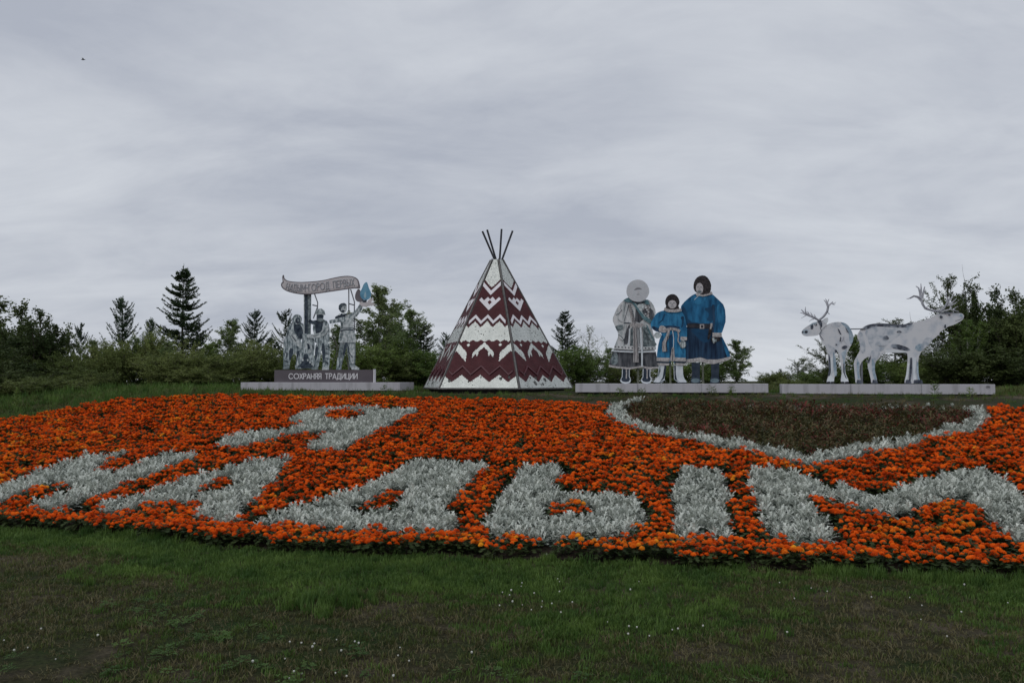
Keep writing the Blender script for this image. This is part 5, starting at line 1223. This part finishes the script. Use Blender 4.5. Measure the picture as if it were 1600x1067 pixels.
B.stroke('arm', [(752, 500), (800, 492), (870, 478)], 26, C_['bronze'], 34, thick=TH); B.stroke('arm', [(905, 470), (950, 440), (980, 400), (1000, 360)], 44, C_['bronze'], 30, thick=TH, smooth=1); B.stroke('arm_light', [(915, 470), (955, 435), (990, 385)], 10, C_['bronze_lt'])
B.ell('head', 856, 395, 28, 38, C_['bronze_lt'], thick=TH); B.poly('cap', [(822, 400), (824, 375), (840, 360), (865, 356), (882, 366), (884, 380), (860, 378), (845, 390), (836, 425)], C_['bronze_dk'], smooth=0); B.poly('face_shade', [(850, 408), (870, 412), (866, 425), (848, 430), (838, 420)], C_['bronze_dk'], smooth=1)
B.stroke('cap_brim', [(842, 374), (882, 378)], 6, C_['bronze_mid']); B.ell('eye', 868, 390, 5, 3, C_['bronze_dk'], n=8)
B.stroke('collar', [(838, 440), (860, 448), (885, 440)], 12, C_['bronze_dk'])
B.poly('palm', [(980, 345), (1010, 352), (1060, 350), (1100, 365), (1090, 375), (1050, 380), (1020, 390), (985, 375)], C_['banner'], TH, smooth=1)
B.poly('palm', [(1040, 345), (1060, 325), (1085, 325), (1090, 330), (1070, 350), (1100, 362), (1050, 365)], C_['banner'], smooth=0)
B.poly('ribbon_end', [(968, 250), (985, 255), (998, 300), (1012, 345), (985, 350), (960, 345), (946, 320), (950, 285)], C_['banner_edge'], TH, smooth=1)
B.poly('flame', [(1035, 195), (1044, 215), (1052, 245), (1066, 270), (1070, 295), (1058, 325), (1030, 338), (1000, 325), (985, 300), (988, 270), (1002, 245), (1012, 215)], C_['flame'], TH, smooth=1)
B.poly('flame_highlight', [(1026, 268), (1034, 290), (1032, 318), (1020, 322), (1014, 300)], C_['flame_lt'], smooth=1); B.poly('flame_base', [(1000, 325), (1020, 335), (1040, 332), (1035, 352), (1005, 352)], C_['bronze_dk'])
# banner
B = bn = wk('banner_sign', 'curved ribbon banner sign with outlined Cyrillic letters above the workers', 'banner', 505, 18.64)
rim = [(398, 142), (404, 148), (404, 165), (420, 182), (450, 192), (520, 198), (600, 195), (700, 185), (780, 165), (850, 152), (900, 150), (940, 158), (965, 175), (975, 205), (982, 240), (975, 248), (930, 245), (860, 255), (760, 270), (660, 285), (580, 294), (500, 288), (430, 270), (395, 248), (382, 225), (385, 205), (396, 197), (394, 178), (392, 158)]
B.poly('rim', rim, C_['banner_edge'], .03, smooth=1)
inner = [(401, 165), (412, 186), (450, 199), (520, 205), (600, 202), (700, 192), (780, 172), (850, 159), (900, 157), (936, 165), (960, 182), (968, 210), (966, 236), (930, 236), (860, 246), (760, 261), (660, 276), (580, 284), (500, 278), (436, 262), (402, 243), (391, 222), (396, 206), (408, 205), (402, 190)]
B.poly('face_panel', inner, C_['banner'], smooth=1)
B.stroke('lower_shade_line', [(402, 238), (440, 256), (500, 270), (580, 275), (660, 267), (760, 252), (860, 237), (960, 226)], 4, C_['beige'])
base = [(415, 252), (450, 262), (500, 266), (560, 268), (620, 264), (700, 254), (780, 244), (850, 234), (900, 228), (945, 223)]
T_ = 'НАДЫМ-ГОРОД ПЕРВЫХ'
bl = [B.map(*p) for p in base]; bl = [(a - B.u0, b - B.z0) for a, b in bl]
seg = [math.hypot(bl[i + 1][0] - bl[i][0], bl[i + 1][1] - bl[i][1]) for i in range(len(bl) - 1)]; tot = sum(seg)
hL = .17; sp = .28; wn_ = text_width(T_, hL, sp); kx = (tot - .04) / wn_; s_ = .02
for ch in T_:
    if ch != ' ':
        q = s_; i = 0
        while i < len(seg) - 1 and q > seg[i]: q -= seg[i]; i += 1
        f = q / seg[i]; x = bl[i][0] + (bl[i + 1][0] - bl[i][0]) * f; z = bl[i][1] + (bl[i + 1][1] - bl[i][1]) * f
        an = math.atan2(bl[i + 1][1] - bl[i][1], bl[i + 1][0] - bl[i][0])
        for (nm, sw, mt, yy) in (('letter_outline', .034, C_['white'], -.006), ('letter', .020, C_['ltr_grey'], -.0115)):  # wider white stroke behind each grey letter is its outline
            o = link(nm, letter_mesh(ch, hL, sw, mt), B.root, (x, yy, z)); o.rotation_euler = (0, -an, 0); o.scale = (kx, 1, 1)
    s_ += (GL[ch][0] + sp) * hL * kx
def bar(root, C, pts, r_, mat, y=.06, name='support_bar'):
    mb = MB(); P_ = [C.map(*p) for p in pts]; mb.tube([(a - C.u0, y, b - C.z0) for a, b in P_], r_, 6); link(name, mb.mesh(name, mat), root)
for pts in ([(620, 280), (645, 350), (640, 440)], [(645, 350), (640, 470), (645, 860)], [(606, 368), (645, 376)], [(645, 378), (612, 470)], [(882, 245), (882, 365), (884, 860)], [(896, 248), (925, 345), (924, 430)], [(925, 345), (920, 860)], [(884, 358), (926, 370)]):
    bar(bn.root, bn, pts, .016, M['steel_grey'], .12)
for pts in ([(745, 560), (800, 690), (745, 860)], [(745, 690), (810, 690)], [(790, 690), (795, 860)], [(860, 760), (880, 860)], [(752, 600), (790, 680)]):
    bar(tb.root, tb, pts, .014, M['post_green'], .13, 'brace')

# ------------------------------------------------------------------ mosaic tent
TR, TTH, TCX, TCY = 2.016, .8145, -.402, 21.0
ZB, ZT, RTOP = 1.425, 4.79, .165
tent = bpy.data.objects.new('mosaic_tent', None); COL.objects.link(tent); tent.location = (TCX, TCY, ZB)
tag(tent, 'six sided pointed tent covered in maroon and silver sequin mosaic with poles sticking out', 'tent')
M['sq_maroon'] = mat_noise('maroon_sequin', (.066, .0155, .020), (.10, .026, .031), 3, .6, .0, spec=.2)
M['sq_silver'] = mat_noise('silver_sequin', (.58, .61, .58), (.68, .71, .68), 3, .42, .35, spec=.5)
M['sq_back'] = mat_noise('mosaic_backing', (.06, .062, .06), (.12, .125, .115), 9, .7)
M['tent_strip'] = mat_noise('pale_trim_panel', (.70, .68, .71), (.78, .76, .79), 3, .4)
M['tent_maroon_strip'] = mat_noise('maroon_trim_panel', (.075, .018, .026), (.11, .028, .038), 4, .5)
M['tent_frame'] = mat_noise('tent_frame_metal', (.10, .095, .095), (.17, .16, .155), 8, .5, .4)
def tri(x, p): # triangle wave, 1 at x=0, 0 at half period
    q = (x / p) % 1.0; return 1 - 2 * min(q, 1 - q)
def tent_cell(a, t):
    """0 maroon, 1 silver, None nothing (solid trim covers it)"""
    if t > .765 + .645 * abs(a): return 1
    if t > .36:
        zz = .545 - .049 * (1 - tri(a, .158))
        if t < zz - .047 and t > .355 - .016 * (tri(a, .1)): return 1
        return 0
    if t > .3385 and t > .355 - .016 * tri(a, .1): return 1
    for c, hw_ in ((0, .135), (-.345, .135), (.345, .135)):
        b = abs(a - c)
        if b < hw_:
            top = .338 - .60 * b
            if t < top and t > top - .036 + (.0 if c == 0 else -.03): return 1
            if .062 < b < .084 and top - .062 < t <= top - .03: return 1
    for c in (-.205, .205):
        if abs(a - c) / .02 + abs(t - .316) / .011 < 1: return 1
    if t < .04 + .055 * tri(a, .235): return 1
    return 0
def face_width(t): return .5 * (1 - t) + (.5 * RTOP / TR) * t
ap0 = TR * math.cos(math.pi / 6); ap1 = RTOP * math.cos(math.pi / 6)
def face_pt(a, t, off=0.0):
    """point on a face whose outward normal is -y before rotation; a in base widths, t 0..1"""
    y = -(ap0 + (ap1 - ap0) * t); z = (ZT - ZB) * t
    n = Vector((0, -(ZT - ZB), ap0 - ap1)).normalized()          # outward normal
    n = Vector((0, -(ZT - ZB), (ap0 - ap1))).normalized()
    return Vector((a * TR, y, z)) + n * off
SL = math.hypot(ZT - ZB, ap0 - ap1)
def sequin_mesh(seed, missing):
    r = np.random.default_rng(seed); cell = .0205; V_ = []; F_ = []; MI = []
    nr = int(SL / cell); up = (face_pt(0, 1) - face_pt(0, 0)).normalized(); nn = Vector((0, -(ZT - ZB), ap0 - ap1)).normalized()
    blobs = [(r.uniform(-.4, .4), abs(r.normal(.05, .03)), r.uniform(.008, .03)) for _ in range(9 if missing > .01 else 5)] + [(r.uniform(-.3, .3), r.uniform(.38, .48), .008) for _ in range(3)]
    for i in range(nr):
        t = (i + .5) / nr; hw_ = face_width(t) * TR - .03
        nc = int(2 * hw_ / cell)
        for j in range(nc):
            x = (j - (nc - 1) / 2) * cell; a = x / TR
            k = tent_cell(round(a / .0204) * .0204 if False else a, t)
            dead = any((a - b[0]) ** 2 + ((t - b[1]) * 1.7) ** 2 < b[2] ** 2 for b in blobs)
            if dead and r.random() < .93: continue
            if r.random() < (missing if k == 1 else missing * .12): continue
            c = face_pt(a, t, .012); s = cell * .46
            tx, tz = (r.normal(0, .06), r.normal(0, .06)) if k == 1 else (r.normal(0, .05), r.normal(0, .05))
            if r.random() < .012: tx, tz = r.normal(0, .5), r.normal(0, .5)
            b = len(V_)
            for sx_, sy_ in ((-1, -1), (1, -1), (1, 1), (-1, 1)):
                V_.append(c + Vector((1, 0, 0)) * (sx_ * s) + up * (sy_ * s) + nn * (sx_ * s * tx + sy_ * s * tz))
            F_.append((b, b + 1, b + 2, b + 3)); MI.append(0 if k == 0 else 1)
    return mesh_np('sequin_mosaic', np.array([tuple(v) for v in V_]), np.array(F_), [M['sq_maroon'], M['sq_silver']], MI)
def strip_mesh(name, polys, mat, off=.018, thick=.012):
    mb = MB()
    for p in polys:
        tr_ = tessellate_polygon([[Vector((a, b, 0)) for a, b in p]]); n = len(p)
        f = []
        for q in tr_:
            a, b, c = (p[i] for i in q); cr = (b[0] - a[0]) * (c[1] - a[1]) - (b[1] - a[1]) * (c[0] - a[0]); f.append(tuple(q) if cr > 0 else tuple(q[::-1]))
        v = [face_pt(a, b, off) for a, b in p] + [face_pt(a, b, off - thick) for a, b in p]
        area = sum(p[i][0] * p[(i + 1) % n][1] - p[(i + 1) % n][0] * p[i][1] for i in range(n))
        side = [(i, i + n, (i + 1) % n + n, (i + 1) % n) for i in range(n)]
        if area < 0: side = [s_[::-1] for s_ in side]
        mb.add(v, f + side)
    return mb.mesh(name, mat)
hwc = lambda t: face_width(t) - .022
chev = [(-hwc(.775), .775), (-hwc(.775) , .742 + 0), (0, .703), (hwc(.775), .775 - .033), (hwc(.775), .775 + .0), (0, .74)]
e0 = .1; chev = [(-.118, .703 + .645 * .118 - .0), (0, .703), (.118, .703 + .645 * .118), (.112, .738 + .645 * .112), (0, .738), (-.112, .738 + .645 * .112)]
emb = [(-.142, .665), (-.115, .685), (-.078, .660), (-.03, .688), (0, .668), (.03, .688), (.075, .660), (.115, .685), (.142, .668), (0, .582)]
hole = [(0, .627), (.028, .645), (0, .663), (-.028, .645)]
zz = []
n = 24
top = [(-.24 + .48 * i / 24) for i in range(25)]
pk_ = [-.237, -.158, -.079, 0, .079, .158, .237]
zt_ = lambda a: .549 - .049 * (1 - tri(a, .158))
zig = [(a, zt_(a)) for a in pk_] + [(a, zt_(a) - .026) for a in pk_[::-1]]
lp = [-.36, -.235, -.1175, 0, .1175, .235, .36]; lp = [-.40, -.3525, -.235, -.1175, 0, .1175, .235, .3525, .40]
zl = lambda a: .10 + .062 * tri(a, .235)
lowz = [(a, zl(a)) for a in lp] + [(a, zl(a) - .012) for a in lp[::-1]]
lz2 = lambda a: .062 + .062 * tri(a, .235)
lowz2 = [(a, lz2(a)) for a in lp] + [(a, lz2(a) - .012) for a in lp[::-1]]
m_chev = strip_mesh('chevron_strip', [chev], M['tent_strip'], .026, .014)
m_emb = strip_mesh('emblem', [emb], M['tent_strip'], .026, .014)
m_hole = strip_mesh('emblem_diamond', [hole], M['sq_maroon'], .029, .004)
m_zig = strip_mesh('zigzag_strip', [zig], M['tent_strip'], .026, .014)
m_low = strip_mesh('raised_zigzag', [lowz], M['tent_maroon_strip'], .040, .026)
back = strip_mesh('backing_panel', [[(-face_width(0) + .008, 0), (face_width(0) - .008, 0), (face_width(1) - .004, 1), (-face_width(1) + .004, 1)]], M['sq_back'], 0, .02)
seqs = [sequin_mesh(1, .005), sequin_mesh(2, .022), sequin_mesh(3, .03)]
for k in range(6):
    vm = TTH + (k + .5) * math.pi / 3                 # direction of the face normal
    rot = vm + math.pi / 2
    # pick the mosaic with the fewest gaps for the face that looks at the path
    p_ = link('face_panel', back, tent, rot=(0, 0, rot))
    fy = math.sin(vm)
    sm = seqs[0] if (fy < -.9) else (seqs[1] if math.cos(vm) > 0 else seqs[2])
    o = link('sequin_mosaic', sm, p_); o['kind'] = 'stuff'
    for nm, mm in (('chevron_strip', m_chev), ('emblem', m_emb), ('emblem_diamond', m_hole), ('zigzag_strip', m_zig), ('raised_zigzag', m_low)): link(nm, mm, p_)
    va = TTH + k * math.pi / 3
    mb = MB(); mb.tube([(TR * math.cos(va) * 1.008, TR * math.sin(va) * 1.008, -.03), (RTOP * math.cos(va) * 1.05, RTOP * math.sin(va) * 1.05, ZT - ZB + .02)], .018, 8)
    link('corner_rail', mb.mesh('corner_rail', M['tent_frame']), tent)
pc = -.363 - TCX
for (dx, dz, bx_, dy) in ((-.42, .76, -.10, -.05), (-.30, .83, -.06, .09), (.085, .85, .035, .06), (.38, .79, .10, -.04)):
    mb = MB(); mb.tube([(bx_ * .6 + pc, dy * .3, ZT - ZB - .35), (bx_ + pc, dy, ZT - ZB + .02), (dx + pc, dy + (dx * .1), ZT - ZB + dz)], .026, 8); link('pole', mb.mesh('pole', M['steel_dark']), tent)
mb = MB()
hexp = [(TR * .93 * math.cos(TTH + k * math.pi / 3), TR * .93 * math.sin(TTH + k * math.pi / 3)) for k in range(6)]
mb.add([(a, b, -.16) for a, b in hexp] + [(a, b, -.004) for a, b in hexp], [tuple(range(5, -1, -1)), tuple(range(6, 12))] + [(i, (i + 1) % 6, (i + 1) % 6 + 6, i + 6) for i in range(6)])
link('shadow_footing', mb.mesh('shadow_footing', M['dark']), tent)  # near-black slab painted as the shadow gap under the raised tent floor
for k in range(6):
    a, b = [TTH + (k + q) * math.pi / 3 for q in (0, 1)]
    mb = MB(); mb.tube([(TR * math.cos(a), TR * math.sin(a), -.02), (TR * math.cos(b), TR * math.sin(b), -.02)], .02, 6); link('bottom_rail', mb.mesh('bottom_rail', M['tent_frame']), tent)

# ------------------------------------------------------------------ weeds by the plinths
def weed(px, py, h, label, seed, n=40):
    g = hit(px, py); r = random.Random(seed)
    if g is None: return
    V_ = []; F_ = []; MI = []
    for k in range(n):
        a = r.uniform(0, 6.28); z = h * r.random() ** .8; q = .03 + .08 * (1 - z / h)
        add_leaf(V_, F_, (q * .3 * math.cos(a), q * .3 * math.sin(a), z), a, r.uniform(.1, .9), r.uniform(.06, .11) * (1.2 - .5 * z / h), .26, 2, .5, 0, MI)
    o = bpy.data.objects.new('weed_plant', None); COL.objects.link(o); o.location = (g[0], g[1], float(H(*g)))
    tag(o, label, 'weed', 'weeds in front of the plinths')
    link('leaves', mesh_np('leaves', V_, F_, M['leaf_mid']), o)
    mb = MB(); mb.tube([(0, 0, -.02), (0, 0, h)], [.008, .003], 5); link('stem', mb.mesh('stem', M['leaf_mid']), o)
weed(600, 616, .22, 'dark leafy weed in front of the right end of the sign plinth', 1)
weed(1112, 618, .20, 'leafy weed in front of the family plinth below the blue coat', 2)
weed(1143, 618, .18, 'low weed in front of the right part of the family plinth', 3)
weed(1461, 622, .34, 'tall leafy weed in front of the reindeer plinth', 4, 60)
weed(1516, 620, .18, 'small weed near the right end of the reindeer plinth', 5)
weed(968, 618, .16, 'grassy weed in front of the left end of the family plinth', 6)
weed(1003, 618, .15, 'low weed in front of the woman cutout', 7)
weed(25, 640, .5, 'tall leafy weed at the left foot of the slope', 8, 80)

# ------------------------------------------------------------------ bird in the sky
bd = bpy.data.objects.new('bird', None); COL.objects.link(bd)
dv = ray(130, 94); dv = dv / dv[1] * 70; bd.location = (dv[0], dv[1], EYE + dv[2]); bd.rotation_euler = (0, 0, .3)
tag(bd, 'small dark bird flying high in the upper left sky', 'bird')
M['bird'] = mat_noise('bird_feathers', (.03, .03, .032), (.06, .06, .06), 20, .8)
mb = MB(); mb.tube([(-.17, 0, 0), (-.10, 0, .01), (0, 0, .02), (.09, 0, .02), (.15, 0, .03), (.19, 0, .02)], [.012, .035, .045, .035, .028, .006], 8); link('body', mb.mesh('body', M['bird'], True), bd)
for s_ in (1, -1):
    mb = MB(); mb.add([(.07, 0, .03), (-.05, 0, .03), (-.07, s_ * .16, .10), (.04, s_ * .16, .11), (-.10, s_ * .34, .05)], [(0, 1, 2, 3), (3, 2, 4)]); link('wing', mb.mesh('wing', M['bird']), bd)
